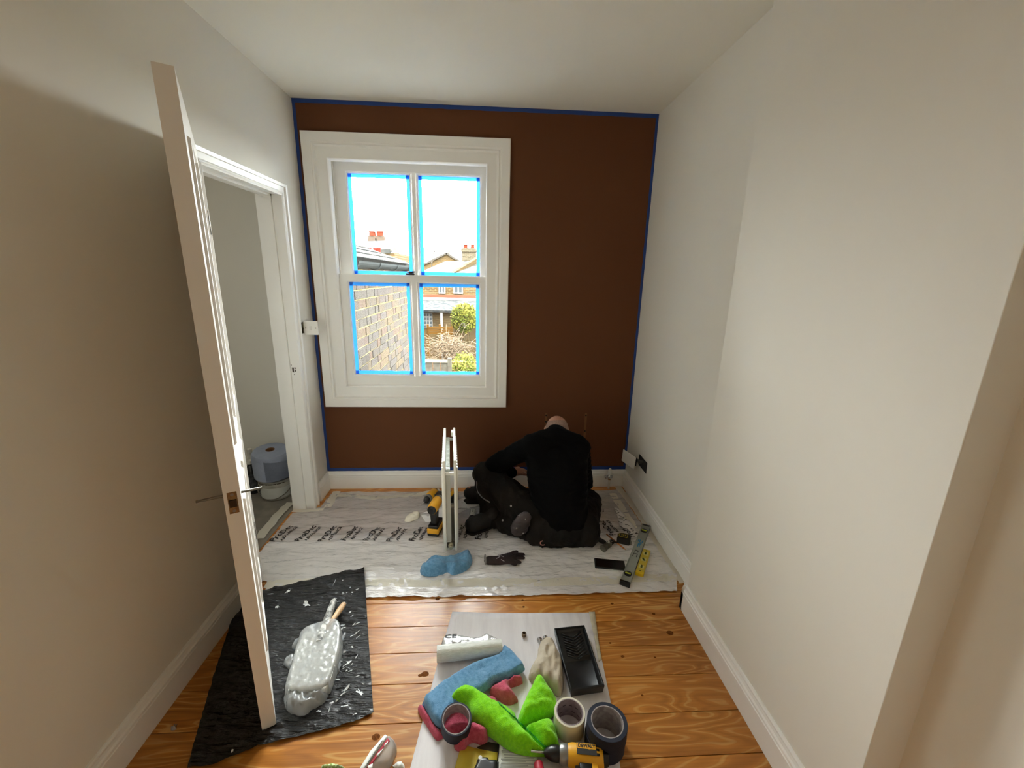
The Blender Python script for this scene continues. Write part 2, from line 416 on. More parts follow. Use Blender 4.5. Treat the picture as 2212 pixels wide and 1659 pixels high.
# ================================================================== THE ROOM
# ---- floor: boards running across the room
bm = NB(); box(bm, X0-.13, X1+.02, YN, YB+.02, -.12, -.024)
floor = struct('floor', bm, mat('dark_subfloor', '#1d120a', .9))
joints = [YB+.02]
js = [2.70, 2.56, 2.42, 2.275, 2.135, 1.992, 1.85, 1.705, 1.565, 1.43, 1.293, 1.146, 1.003, .86, .72]
yy = js[-1]
while yy > YN: yy -= .142; js.append(max(yy, YN))
prev = joints[0]
for j in js:
    bm = NB(); box(bm, X0-.128 if 1.86 < prev < 2.58 else X0, X1+.015, j+.0012, prev-.0012, -.024, 0, bev=.0012)
    p = obj('plank', bm, WOOD, floor); prev = j
# knots and nail holes showing in the open boards (flat wood figure)
def knot(u, v, r):
    c = pz(u, v); bm = NB(); lathe(bm, [(0, .0006), (r*.6, .0006), (r, .0003)], 14, Matrix.Translation((c.x, c.y, 0)) @ Matrix.Diagonal((1.3, 1, 1, 1)))
    obj('knot', bm, KNOT, floor)
for u, v, r in ((945, 1294, .008), (1033, 1278, .008), (1129, 1296, .005), (1131, 1311, .005), (1159, 1283, .005), (1211, 1275, .005), (1322, 1304, .006),
                (918, 1456, .012), (908, 1459, .007), (1447, 1367, .012), (1412, 1326, .006), (812, 1592, .011), (1345, 1418, .006), (1318, 1389, .004), (1415, 1420, .004), (1387, 1502, .004)):
    knot(u, v, r)

# ---- walls
DY0, DY1, DZ = 1.86, 2.585, 1.95
def wallbox(*b): 
    m = NB()
    for q in b: box(m, *q)
    return m
wl = struct('wall_left', wallbox((X0-.13, X0, YN, DY0, -.02, H), (X0-.13, X0, DY1, YB, -.02, H), (X0-.13, X0, DY0, DY1, DZ, H)), WALL)
WX0, WX1, WZ0, WZ1 = -.985, .035, .715, 2.225       # hole behind the window casing
wb = struct('wall_back', wallbox((X0-.13, WX0, YB, YB+.16, -.02, H), (WX1, X1+.15, YB, YB+.16, -.02, H), (WX0, WX1, YB, YB+.16, -.02, WZ0), (WX0, WX1, YB, YB+.16, WZ1, H)), BROWN)
wr = struct('wall_right', wallbox((X1, X1+.15, YN, YB, -.02, H)), WALL)
CY0, CY1 = .728, 1.622
bm = NB(); box(bm, XC, X1+.01, CY0, CY1, -.02, H, bev=.002); struct('wall_chimney_breast', bm, WALL)
struct('wall_near', wallbox((X0-.13, X1+.15, YN-.1, YN, -.02, H)), WALL)
struct('ceiling', wallbox((X0-1.6, X1+.15, YN-.1, YB+.2, H, H+.1)), CEIL)
# hall beyond the doorway
struct('wall_hall_end', wallbox((X0-1.6, X0-.13, 2.98, 3.08, -.02, H)), WALL)
struct('wall_hall_side', wallbox((X0-1.6, X0-1.5, .6, 2.98, -.02, H)), WALL)
struct('wall_hall_near', wallbox((X0-1.6, X0-.13, .5, .6, -.02, H)), WALL)
bm = NB(); box(bm, X0-1.5, X0-.13, .6, 2.98, -.12, -.001); struct('floor_hall', bm, mat('dusty_grey_hall_floor', '#8d867a', .8, col2='#79736a', vscale=9))
# ---- skirting boards
SKP = [(0, 0), (.018, 0), (.018, .092), (.0155, .094), (.0155, .100), (.018, .1025), (.018, .107), (.013, .112), (.010, .121), (.010, .127), (.006, .132), (0, .132)]
struct('baseboard_left', sweep(NB(), SKP, (X0, YN, 0), (X0, DY0-.075, 0), (1, 0, 0)), GLOSSW)
struct('baseboard_left_corner', sweep(NB(), SKP, (X0, DY1+.07, 0), (X0, YB, 0), (1, 0, 0)), GLOSSW)
struct('baseboard_back', sweep(NB(), SKP, (X0, YB, 0), (X1, YB, 0), (0, -1, 0)), GLOSSW)
struct('baseboard_right', sweep(NB(), SKP, (X1, CY1, 0), (X1, YB, 0), (-1, 0, 0)), GLOSSW)
bm = NB(); sweep(bm, SKP, (XC, CY0-.018, 0), (XC, CY1+.018, 0), (-1, 0, 0)); sweep(bm, SKP, (XC-.018, CY1, 0), (X1-.018, CY1, 0), (0, 1, 0)); sweep(bm, SKP, (XC-.018, CY0, 0), (X1-.018, CY0, 0), (0, -1, 0))
struct('baseboard_chimney_breast', bm, GLOSSW)
struct('baseboard_near_alcove', sweep(NB(), SKP, (X1, YN, 0), (X1, CY0-.018, 0), (-1, 0, 0)), GLOSSW)
struct('baseboard_hall', sweep(NB(), SKP, (X0-1.5, 2.98, 0), (X0-.13, 2.98, 0), (0, -1, 0)), GLOSSW)

# ---- doorway frame (trim_1): jambs, head, stops and moulded architrave
tr1 = struct('trim_1', wallbox((X0-.13, X0+.002, DY0-.001, DY0+.025, 0, DZ)), GLOSSW)
bm = NB(); box(bm, X0-.13, X0+.002, DY1-.025, DY1+.001, 0, DZ); obj('jamb', bm, GLOSSW, tr1)
bm = NB(); box(bm, X0-.13, X0+.002, DY0, DY1, DZ-.025, DZ+.001); obj('head', bm, GLOSSW, tr1)
bm = NB(); box(bm, X0-.085, X0-.042, DY0+.025, DY0+.038, 0, DZ-.025); obj('door_stop', bm, GLOSSW, tr1)
bm = NB(); box(bm, X0-.085, X0-.042, DY1-.038, DY1-.025, 0, DZ-.025); obj('door_stop', bm, GLOSSW, tr1)
bm = NB(); box(bm, X0-.085, X0-.042, DY0+.025, DY1-.025, DZ-.038, DZ-.025); obj('door_stop', bm, GLOSSW, tr1)
ARP = [(0, 0), (0, .014), (.006, .017), (.012, .014), (.016, .016), (.022, .012), (.046, .012), (.048, .020), (.062, .022), (.066, .018), (.066, 0)]   # (away from opening, depth)
def archi(bm):
    a = .006
    loops = []
    for t, d in ARP:
        o_ = t-a
        loops.append([bm.verts.new(p) for p in ((X0+d, DY0+.025-o_-a*0, 0), (X0+d, DY0+.025-o_, DZ-.025+o_), (X0+d, DY1-.025+o_, DZ-.025+o_), (X0+d, DY1-.025+o_, 0))])
    for A, B in zip(loops, loops[1:]):
        for i in range(3): bm.faces.new((A[i], A[i+1], B[i+1], B[i]))
    bmesh.ops.recalc_face_normals(bm, faces=bm.faces)
    return bm
obj('architrave', archi(NB()), GLOSSW, tr1)
# strike marks on the far jamb
bm = NB(); Y_ = DY1-.0255
for dx, dz, sx, sz in ((0, 0, .010, .03), (.012, .01, .006, .012), (-.008, .03, .004, .006), (.004, -.028, .004, .004), (.014, -.006, .005, .01)):
    box(bm, X0-.03+dx-sx/2, X0-.03+dx+sx/2, Y_-.0006, Y_, 1.0+dz-sz/2-.06, 1.0+dz+sz/2-.06)
obj('strike_hole', bm, mat('chipped_dark_wood', '#4b4238', .8), tr1)

# ---- door_1: leaf standing open into the room
HG = Vector((-1.118, 1.853, 0)); LK = Vector((-.7173, 1.1536, 0))
dvec = (LK-HG); DW_ = dvec.length; ang = math.atan2(dvec.y, dvec.x)
DM = Matrix.Translation(HG) @ Matrix.Rotation(ang, 4, 'Z')     # local x along the leaf, local y: +y is the face towards the doorway/window
def dobj(name, bm, m, parent=None, **k):
    bmesh.ops.transform(bm, matrix=DM, verts=bm.verts); return struct(name, bm, m, parent, **k)
D0, D1, T = .010, 1.967, .042
# leaf: face seen from the window side at local y = 0, back face at y = -T
bm = NB(); box(bm, 0, DW_, -T, 0, D0, D1); 
door = dobj('door_1', bm, DOORW)
def panel_mould(bm, x0, x1, z0, z1, y, s):
    P = [(0, 0), (.004, .007), (.014, .008), (.020, .002), (.026, .0005), (.04, .0005)]
    loops = [[bm.verts.new(p) for p in ((x0+t, y+s*d, z0+t), (x1-t, y+s*d, z0+t), (x1-t, y+s*d, z1-t), (x0+t, y+s*d, z1-t))] for t, d in P]
    for A, B in zip(loops, loops[1:]):
        for i in range(4): bm.faces.new((A[i], A[(i+1) % 4], B[(i+1) % 4], B[i]))
    bm.faces.new(loops[-1]); return bm
for s, y in ((1, 0), (-1, -T)):
    for x0, x1, z0, z1 in ((.11, .375, .22, .82), (.435, .70, .22, .82), (.11, .375, 1.0, 1.85), (.435, .70, 1.0, 1.85)):
        bm = panel_mould(NB(), x0, x1, z0, z1, y, s); bmesh.ops.recalc_face_normals(bm, faces=bm.faces); dobj('panel_moulding', bm, DOORW, door)
def door_edge_z(v):
    lo, hi = 0, 2.2
    P = DM @ Vector((DW_, -T/2, 0))
    for _ in range(40):
        md = (lo+hi)/2; d = Vector((P.x, P.y, md))-CAMP; vv = 829.5-F_PX*d.dot(UP)/d.dot(FW)
        if vv > v: lo = md
        else: hi = md
    return lo
zl = door_edge_z(1086)
bm = NB(); box(bm, DW_-.001, DW_+.0008, -T+.009, -.009, zl-.034, zl+.034, bev=.0006); lp = dobj('latch_plate', bm, mat('old_brown_latch_metal', '#6d5238', .5, metal=.5, col2='#94764f', vscale=60), door)
bm = NB(); box(bm, DW_+.0006, DW_+.006, -T/2-.009, -T/2+.009, zl-.012, zl+.01); dobj('latch_bolt', bm, mat('latch_bolt_metal', '#3a2d20', .4, metal=.7), door)
for dz in (-.026, .026):
    bm = NB(); tube(bm, (DW_+.0007, -T/2, zl+dz), (DW_+.0015, -T/2, zl+dz), .0045, n=10); dobj('screw', bm, STEEL, door)
bm = NB(); tube(bm, (DW_-.06, -T-.07, zl), (DW_-.06, .055, zl), .0042, n=8); dobj('spindle', bm, STEEL, door)
for s in (.3, 1.7):
    bm = NB(); tube(bm, (-.004, .004, s-.045), (-.004, .004, s+.045), .006, n=10); box(bm, -.004, .0005, -.03, 0, s-.045, s+.045); dobj('hinge', bm, STEEL, door)

# ---- window_1: sash window in a mitred casing
win = struct('window_1', ring_frame(NB(), -1.1035, .133, .6235, 2.317, [(0, 0), (0, .026), (.004, .029), (.052, .029), (.056, .024), (.062, .024), (.070, .030), (.078, .020), (.084, .018), (.140, .018), (.144, .014), (.147, .008), (.147, -.03)], YB), GLOSSW)
# box lining behind the casing, out to the outer face of the wall
ox0, ox1, oz0, oz1 = -.957, -.014, .771, 2.171
bm = NB(); ring_frame(bm, ox0-.04, ox1+.04, oz0-.05, oz1+.04, [(0, -.02), (.0401, -.02), (.0401, -.04), (.028, -.04), (.028, -.165), (0, -.165)], YB)
ox0, ox1, oz0, oz1 = -.972, .001, .745, 2.19
bm.free(); bm = NB()
for q in ((ox0-.03, ox0, oz0-.04, oz1+.03), (ox1, ox1+.03, oz0-.04, oz1+.03)): box(bm, q[0], q[1], YB-.005, YB+.165, q[2], q[3])
box(bm, ox0-.03, ox1+.03, YB-.005, YB+.165, oz1, oz1+.03)
box(bm, ox0-.03, ox1+.03, YB-.005, YB+.20, oz0-.05, oz0-.004)
obj('box_lining', bm, GLOSSW, win)
bm = NB()
for x_ in (ox0, ox1-.012): box(bm, x_, x_+.012, YB-.004, YB+.010, oz0-.002, oz1)
box(bm, ox0+.012, ox1-.012, YB-.004, YB+.010, oz1-.012, oz1)
obj('staff_bead', bm, GLOSSW, win)
bm = NB()
for x_ in (ox0, ox1-.014): box(bm, x_, x_+.014, YB+.057, YB+.066, 1.50, oz1)
obj('parting_bead', bm, GLOSSW, win)
GL = glass_mat('window_glass')
def sash(name, x0, x1, z0, z1, ya, yb, panes, rails):
    """ya inner face, yb outer face; panes = [(x0,x1,z0,z1)]"""
    bm = NB()
    xs = [x0, panes[0][0], panes[0][1], panes[1][0], panes[1][1], x1]; pz0, pz1 = panes[0][2], panes[0][3]
    box(bm, x0, x1, ya, yb, z0, pz0); box(bm, x0, x1, ya, yb, pz1, z1)
    box(bm, xs[0], xs[1], ya, yb, pz0, pz1); box(bm, xs[4], xs[5], ya, yb, pz0, pz1)
    s = obj(name, bm, GLOSSW, win)
    bm = NB(); box(bm, xs[2], xs[3], ya+.004, yb, pz0, pz1); obj('glazing_bar', bm, GLOSSW, s)
    for (a, b, c, d) in panes:
        bm = NB(); ring_frame(bm, a, b, c, d, [(0, 0), (.003, .0), (.006, -.004), (.010, -.005), (.013, -.014), (.013, -.018)], ya+.002); obj('glazing_moulding', bm, GLOSSW, s)
        bm = NB(); box(bm, a+.002, b-.002, ya+.020, ya+.024, c+.002, d-.002); obj('pane', bm, GL, s)
    return s
YU, YL = YB+.068, YB+.016
up_p = [(-.892, -.485, 1.497, 2.130), (-.455, -.042, 1.497, 2.130)]
lo_p = [(-.913, -.500, .832, 1.470), (-.462, -.044, .832, 1.470)]
su = sash('upper_sash', ox0+.004, ox1-.004, 1.47, oz1-.001, YU, YU+.045, up_p, None)
sl = sash('lower_sash', ox0+.004, ox1-.004, oz0+.006, 1.508, YL, YL+.040, lo_p, None)
bm = NB(); box(bm, ox0, ox1, YB+.16, YB+.28, oz0-.06, oz0-.015); obj('outer_sill', bm, GLOSSW, win)
bm = NB(); c = (-.505, YL+.02, 1.515); cbox(bm, c, (.055, .03, .012), .003); tube(bm, (c[0], c[1], 1.52), (c[0], c[1], 1.532), .011, n=14); tube(bm, (c[0]-.02, c[1]-.005, 1.527), (c[0]+.03, c[1]-.008, 1.529), .004)
obj('sash_fastener', bm, mat('dark_fastener_metal', '#4a4744', .4, metal=.8), win)

# masking tape around each pane
rnd = random.Random(3)
def tape_strip(a, b, wdt, nrm, m, name, label, group=None, thick=.0006, jag=.0025):
    a, b = Vector(a), Vector(b); u = (b-a).normalized(); nrm = Vector(nrm); v = nrm.cross(u); n = max(4, int((b-a).length/.02))
    bm = NB(); rows = []
    ph = rnd.random()*9
    for i in range(n+1):
        p = a.lerp(b, i/n); j0 = jag*noise.noise(Vector((i*.45, ph, 0))); j1 = jag*noise.noise(Vector((i*.4, ph+5, 0)))
        k = nrm*(thick*(1.6+.9*noise.noise(Vector((i*.5, ph+3, 1)))))
        rows.append([bm.verts.new(p-v*(wdt/2+j0)+k), bm.verts.new(p+v*(wdt/2+j1)+k), bm.verts.new(p-v*(wdt/2+j0)), bm.verts.new(p+v*(wdt/2+j1))])
    for A, B in zip(rows, rows[1:]):
        bm.faces.new((A[0], B[0], B[1], A[1])); bm.faces.new((A[0], A[2], B[2], B[0])); bm.faces.new((A[1], B[1], B[3], A[3]))
    for R in (rows[0], rows[-1]): bm.faces.new((R[0], R[1], R[3], R[2]))
    bmesh.ops.recalc_face_normals(bm, faces=bm.faces)
    o = obj(name, bm, m); return tag(o, label, 'tape', group)
for nm, panes, ya in (('upper', up_p, YU), ('lower', lo_p, YL)):
    for side, (a, b, c, d) in zip(('left', 'right'), panes):
        y = ya+.0195; w_ = .024; i = .013+w_/2-.003
        for e, A, B in (('top', (a+.012, y, d-i), (b-.012, y, d-i)), ('bottom', (a+.012, y, c+i), (b-.012, y, c+i)), ('left', (a+i, y-.0014, c+.012), (a+i, y-.0014, d-.012)), ('right', (b-i, y-.0014, c+.012), (b-i, y-.0014, d-.012))):
            tape_strip(A, B, w_, (0, -1, 0), TAPEB, 'masking_tape', 'blue masking tape strip along the %s edge of the %s %s window pane' % (e, nm, side), 'blue tape strips on the window panes')
# blue tape border of the brown wall
EW = .004
ts = []
ts.append(tape_strip((X0+.002, YB-.0005, H-.012), (X1-.002, YB-.0005, H-.012), .022, (0, -1, 0), TAPEBD, 'masking_tape', 'long blue masking tape strip along the top of the brown wall', 'blue tape strips round the brown wall'))
ts.append(tape_strip((X0+.002, YB-.0005, .145), (X1-.002, YB-.0005, .145), .024, (0, -1, 0), TAPEBD, 'masking_tape', 'long blue masking tape strip along the brown wall just above its skirting board', 'blue tape strips round the brown wall'))
ts.append(tape_strip((X0+.010, YB-.0012, .135), (X0+.010, YB-.0012, H-.002), .018, (0, -1, 0), TAPEBD, 'masking_tape', 'upright blue masking tape strip on the brown wall in the corner beside the doorway', 'blue tape strips round the brown wall'))
ts.append(tape_strip((X1-.009, YB-.0012, .135), (X1-.009, YB-.0012, H-.002), .016, (0, -1, 0), TAPEBD, 'masking_tape', 'upright blue masking tape strip on the brown wall in the corner near the socket', 'blue tape strips round the brown wall'))
# radiator bracket fixing patches on the brown wall
bm = NB()
PATCH = mat('bare_plaster_patch', '#7a4f2c', .85)
for u, v0, v1, hole in ((1266, 893, 945, 1), (1180, 893, 925, 1)):
    a, b = py(u, v0, YB), py(u, v1, YB)
    bm = NB(); box(bm, a.x-.008, a.x+.008, YB-.0012, YB, b.z, a.z, bev=.0004); pt = obj('fixing_patch', bm, PATCH, wb)
    for zz in ((a.z-.015), (b.z+.05)):
        bm = NB(); tube(bm, (a.x, YB-.0016, zz), (a.x, YB+.0005, zz), .006, n=10); obj('screw_hole', bm, DARK, pt)

# light switch pulled out of the left wall on its wires
p = pxx(661, 706, X0); t = thing('light_switch', 'white one-gang light switch plate hanging out of its wall box beside the doorway', 'light switch', (X0, 2.70, p.z))
bm = NB(); cbox(bm, (.0005, .0, 0), (.0012, .062, .068)); obj('wall_box', bm, DARK, t)
bm = NB(); box(bm, -.012, .012, -.02, .012, -.033, .033, bev=.001); obj('rear_housing', bm, mat('switch_rear_brown', '#57503a', .6, col2='#a09a80', vscale=60), t)
bm = NB(); cbox(bm, (.052, -.022, 0), (.086, .011, .086), .004); pl = obj('switch_plate', bm, mat('white_switch_plastic', '#f1efe9', .3), t)
bm = NB(); cbox(bm, (.053, -.030, 0), (.013, .008, .026), .002, M=None); obj('rocker', bm, mat('white_switch_rocker', '#e2e0da', .3), pl)
for dx in (-.030, .030):
    bm = NB(); tube(bm, (.052+dx, -.0273, 0), (.052+dx, -.0283, 0), .0035, n=10); obj('screw', bm, STEEL, pl)
bm = NB()
for k, dz in enumerate((-.012, 0, .012)): tube(bm, (.001, .005, dz), (.04, -.015, dz*.6), .002, n=6)
obj('wire', bm, mat('grey_switch_wire', '#8b8a86', .5), t)
# double socket hanging off the alcove wall
t = thing('wall_socket', 'white wall socket plate pulled forward off its dark back box low on the alcove wall', 'socket', (X1, 2.57, .325))
bm = NB(); cbox(bm, (-.001, -.04, 0), (.002, .145, .075)); obj('wall_box', bm, DARK, t)
bm = NB(); R_ = Matrix.Translation((-.062, .06, -.012)) @ Matrix.Rotation(math.radians(16), 4, 'Z') @ Matrix.Rotation(math.radians(4), 4, 'Y')
cbox(bm, (0, 0, 0), (.008, .146, .086), .003, M=R_); obj('socket_plate', bm, mat('white_socket_plastic', '#e9e6e0', .35), t)
bm = NB(); cbox(bm, (.016, 0, 0), (.024, .11, .06), .003, M=R_); obj('socket_back', bm, mat('grey_black_socket_back', '#2b2b2a', .5), t)
bm = NB()
for k in range(4): tube(bm, (-.03, .02+.02*k, .01-.01*k), (.0, -.05+.012*k, .02-.012*k), .0028, n=6)
obj('wire', bm, mat('grey_socket_wire', '#4a4a48', .5), t)

# ---- radiator valve stub in front of the back skirting
t = thing('pipe_valve', 'small chrome radiator valve on a pipe stub before the back skirting near the corner', 'valve', (.905, YB-.05, 0))
bm = NB(); tube(bm, (0, 0, 0), (0, 0, .085), .0075); obj('pipe', bm, mat('painted_pipe', '#d8d3c6', .5), t)
bm = NB(); tube(bm, (0, 0, .075), (0, 0, .115), .013); tube(bm, (-.026, 0, .097), (.02, 0, .097), .010); tube(bm, (-.034, 0, .097), (-.024, 0, .097), .014, n=6); obj('valve_body', bm, METAL, t)
bm = NB(); lathe(bm, [(0, .115), (.014, .115), (.016, .13), (.013, .15), (.006, .165), (0, .168)], 16); obj('valve_cap', bm, mat('white_valve_cap', '#e6e3da', .4), t, smooth='auto')

# ================================================================== OUTSIDE THE WINDOW
GZ = -2.8
_before = set(bpy.data.materials)
bm = NB(); box(bm, -60, 60, 3.02, 120, GZ-.2, GZ); struct('ground', bm, mat('garden_ground', '#262517', .9, col2='#2d2a22', vscale=.6))
BRICK = mat('stock_brick', '#2c2724', .9, random_col=['#1f1c1a', '#2b2825', '#252221', '#30291f', '#2d2420', '#282524'], vscale=14, bump=.5, bscale=60, bdist=.01)
MORTAR = mat('yellow_lime_mortar', '#605633', .95, col2='#6c6342', vscale=20)
SLATE = mat('grey_roof_slate', '#17191b', .9, col2='#2a2927', vscale=8, spec=.1)
def brick_wall_mat(name, c1, c2, mortar, scale=1.0, rot=None):
    m = bpy.data.materials.new(name); m.use_nodes = True; nt = m.node_tree; b = nt.nodes['Principled BSDF']; b.inputs['Roughness'].default_value = .9
    tc = nt.nodes.new('ShaderNodeTexCoord'); mp = nt.nodes.new('ShaderNodeMapping'); nt.links.new(tc.outputs['Object'], mp.inputs[0])
    mp.inputs['Rotation'].default_value = rot or (PI/2, 0, 0)
    t = nt.nodes.new('ShaderNodeTexBrick'); t.inputs['Scale'].default_value = scale; t.inputs['Brick Width'].default_value = .225; t.inputs['Row Height'].default_value = .075
    t.inputs['Mortar Size'].default_value = .008; t.inputs['Color1'].default_value = lin(c1); t.inputs['Color2'].default_value = lin(c2); t.inputs['Mortar'].default_value = lin(mortar)
    nt.links.new(mp.outputs[0], t.inputs[0]); nt.links.new(t.outputs[0], b.inputs['Base Color']); return m
BRF = brick_wall_mat('far_yellow_brick', '#342615', '#281f15', '#403a2a')
WHITEP = mat('white_outdoor_paint', '#52504e', .5)
# neighbouring rear wing: brick wall running away from the window
BX, BY0, BY1, BZT = -1.0, 3.10, 5.75, 1.60
wing = thing('rear_wing', 'brick rear wing of the house next to the window with slate roof and grey gutter', 'building', (BX, BY0, GZ))
bm = NB(); box(bm, -3.6, BX-.012, BY0, BY1-.005, GZ, BZT); obj('wing_wall', bm, MORTAR, wing, world=True)
brx = {}
for L in (.215, .1025):
    bm = NB(); box(bm, -.06, 0, -L/2, L/2, -.0325, .0325, bev=.004); brx[L] = mesh_of(bm, 'brick'); brx[L].materials.append(BRICK)
rb = random.Random(11)
z = .265; row = 0; wm = ROOT[wing.name].inverted()
while z < BZT-.03:
    y = BY0-.06+(.0 if row % 2 else .16); k = row
    while y < BY1-.02:
        L = .215 if k % 2 else .1025
        if y+L <= BY1+.02:
            o = bpy.data.objects.new('brick', brx[L]); COL.objects.link(o); o.parent = wing
            o.matrix_parent_inverse = wm; o.location = (BX+rb.uniform(-.004, .004), y+L/2+rb.uniform(-.003, .003), z+.0325+rb.uniform(-.002, .002)); o.rotation_euler = (rb.uniform(-.015, .015), 0, rb.uniform(-.02, .02))
        y += L+.010; k += 1
    z += .075; row += 1
# gutter, fascia, roof
ga = Vector((-.96, BY0, 1.60)); 
bm = NB(); n = 10
prof = [(.055*math.cos(PI+PI*i/n), .05*math.sin(PI+PI*i/n)) for i in range(n+1)] + [(.05*math.cos(2*PI-PI*i/n), .044*math.sin(2*PI-PI*i/n)) for i in range(n+1)]
sweep(bm, prof, ga, (-.96, BY1+.1, 1.60), (1, 0, 0)); GUT = mat('grey_plastic_gutter', '#181b1c', .5, spec=.2)
g = obj('gutter', bm, GUT, wing, world=True)
for yy in (3.12, 3.75, 4.45, 5.1):
    bm = NB(); prof2 = [(x*1.15, z_*1.2) for x, z_ in prof]; sweep(bm, prof2, (-.96, yy, 1.60), (-.96, yy+.05, 1.60), (1, 0, 0)); obj('gutter_joint', bm, GUT, wing, world=True)
bm = NB(); tube(bm, (-.985, 3.12, 1.56), (-.985, 3.12, GZ), .034); obj('downpipe', bm, GUT, wing, world=True)
RP = math.radians(19)
slm = NB(); cbox(slm, (0, 0, 0), (.26, .24, .008), .002); slm = mesh_of(slm, 'slate'); slm.materials.append(mat('mixed_slate', '#1e1e1f', .9, random_col=['#0f1011', '#252522', '#171819', '#33312c'], spec=.1))
bm = NB(); Rr = Matrix.Translation((-.98, 0, 1.60)) @ Matrix.Rotation(-RP, 4, 'Y') 
box(bm, -2.2, 0, BY0, BY1+.06, -.02, .02, M=Matrix.Translation((-.98, 0, 1.61)) @ Matrix.Rotation(RP, 4, 'Y')); obj('roof_deck', bm, SLATE, wing, world=True)
for i in range(11):
    for j in range(9):
        o = bpy.data.objects.new('slate', slm); COL.objects.link(o); o.parent = wing; o.matrix_parent_inverse = wm
        lx = -.08-i*.18; o.matrix_basis = Matrix.Translation((-.98, BY0+.13+j*.25+(.125 if i % 2 else 0), 1.625)) @ Matrix.Rotation(RP, 4, 'Y') @ Matrix.Translation((lx, 0, .012)) @ Matrix.Rotation(math.radians(-3), 4, 'Y')

def far_house(name, label, parts):
    t = thing(name, label, 'building', parts[0])
    return t
def slab_poly(bm, pts, thick):
    """a slab with real thickness from a planar 3D polygon"""
    P = [Vector(p) for p in pts]; nrm = (P[1]-P[0]).cross(P[2]-P[0]).normalized()
    a = [bm.verts.new(p) for p in P]; b = [bm.verts.new(p-nrm*thick) for p in P]
    bm.faces.new(a); bm.faces.new(b[::-1])
    for i in range(len(P)): bm.faces.new((a[i], b[i], b[(i+1) % len(P)], a[(i+1) % len(P)]))
    bmesh.ops.recalc_face_normals(bm, faces=bm.faces)
    return bm
def stack(parent, x, y, z0, z1, w_, pots, ph=.4, m=None, potm=None):
    bm = NB(); box(bm, x-w_/2, x+w_/2, y-w_*.35, y+w_*.35, z0, z1); box(bm, x-w_*.56, x+w_*.56, y-w_*.42, y+w_*.42, z1-.22, z1-.08)
    s = obj('chimney_stack', bm, m or BRF, parent, world=True)
    for k in range(pots):
        px_ = x+(k-(pots-1)/2)*w_*.5
        bm = NB(); lathe(bm, [(.0, z1), (.13, z1), (.11, z1+ph*.8), (.135, z1+ph*.82), (.135, z1+ph), (.09, z1+ph), (.09, z1+ph-.1), (0, z1+ph-.1)], 12, Matrix.Translation((px_, y, 0)))
        obj('chimney_pot', bm, potm or mat('terracotta_pot', '#38140b', .8), s)
        SC.objects[-1] if False else None
    return s
# far terrace on the left, seen over the wing roof
yl = 16.0
P = lambda u, v, y=yl: py(u, v, y)
h1 = thing('far_house', 'distant slate roofed house with two pale chimney stacks seen in the upper left pane', 'building', (P(820, 545).x, yl, GZ))
e0, e1, r0, r1 = P(770, 548), P(873, 546), P(786, 521), P(857, 519)
bm = NB(); slab_poly(bm, [(e0.x, yl-2.2, e0.z), (e1.x, yl-2.2, e1.z), (r1.x, yl, r1.z), (r0.x, yl, r0.z)], .12); obj('roof', bm, SLATE, h1, world=True)
bm = NB(); slab_poly(bm, [(e1.x, yl-2.25, e1.z+.05), (e1.x+.18, yl-2.25, e1.z+.05), (r1.x+.18, yl, r1.z+.08), (r1.x, yl, r1.z+.08)], .1); obj('verge', bm, mat('pale_stone', '#403e36', .8), h1, world=True)
bm = NB(); box(bm, e0.x, e1.x+.1, yl-2.1, yl+2, GZ, e0.z-.02); obj('house_wall', bm, BRF, h1, world=True)
bm = NB(); a, b, c = P(790, 560), P(872, 560), P(831, 556)
for u in (840, 858):
    q = P(u, 556, yl-2.1); bm = NB(); box(bm, q.x-.25, q.x+.25, yl-2.16, yl-2.08, q.z-.9, q.z-.1); obj('window', bm, WHITEP, h1, world=True)
for u in (802, 819):
    q = P(u, 517); stack(h1, q.x, yl+.2, q.z-.3, P(u, 509).z, .28, 1, .16, mat('weathered_chimney_brick', '#2d251f', .9))
q = P(783, 530); bm = NB(); tube(bm, (q.x, yl-1, q.z-.6), (q.x, yl-1, P(783, 507).z), .045, n=8); obj('vent_pipe', bm, mat('brown_vent_pipe', '#34281f', .7), h1, world=True)
# red pots on a low stack in front
q = P(811, 544, 12); t = thing('chimney', 'low chimney stack with a row of red clay pots beyond the wing roof', 'chimney', (q.x, 12, GZ))
bm = NB(); box(bm, q.x-.4, q.x+.14, 11.8, 12.2, GZ, q.z-.05); obj('stack', bm, BRF, t, world=True)
for dx in (-.3, -.16, .0, .09):
    bm = NB(); x_ = q.x+dx; lathe(bm, [(0, q.z-.05), (.055, q.z-.05), (.048, q.z+.06), (.058, q.z+.07), (.058, q.z+.1), (.035, q.z+.1), (.035, q.z+.04), (0, q.z+.04)], 10, Matrix.Translation((x_, 12, 0))); obj('chimney_pot', bm, mat('red_clay_pot', '#47100a', .8), t, world=True)
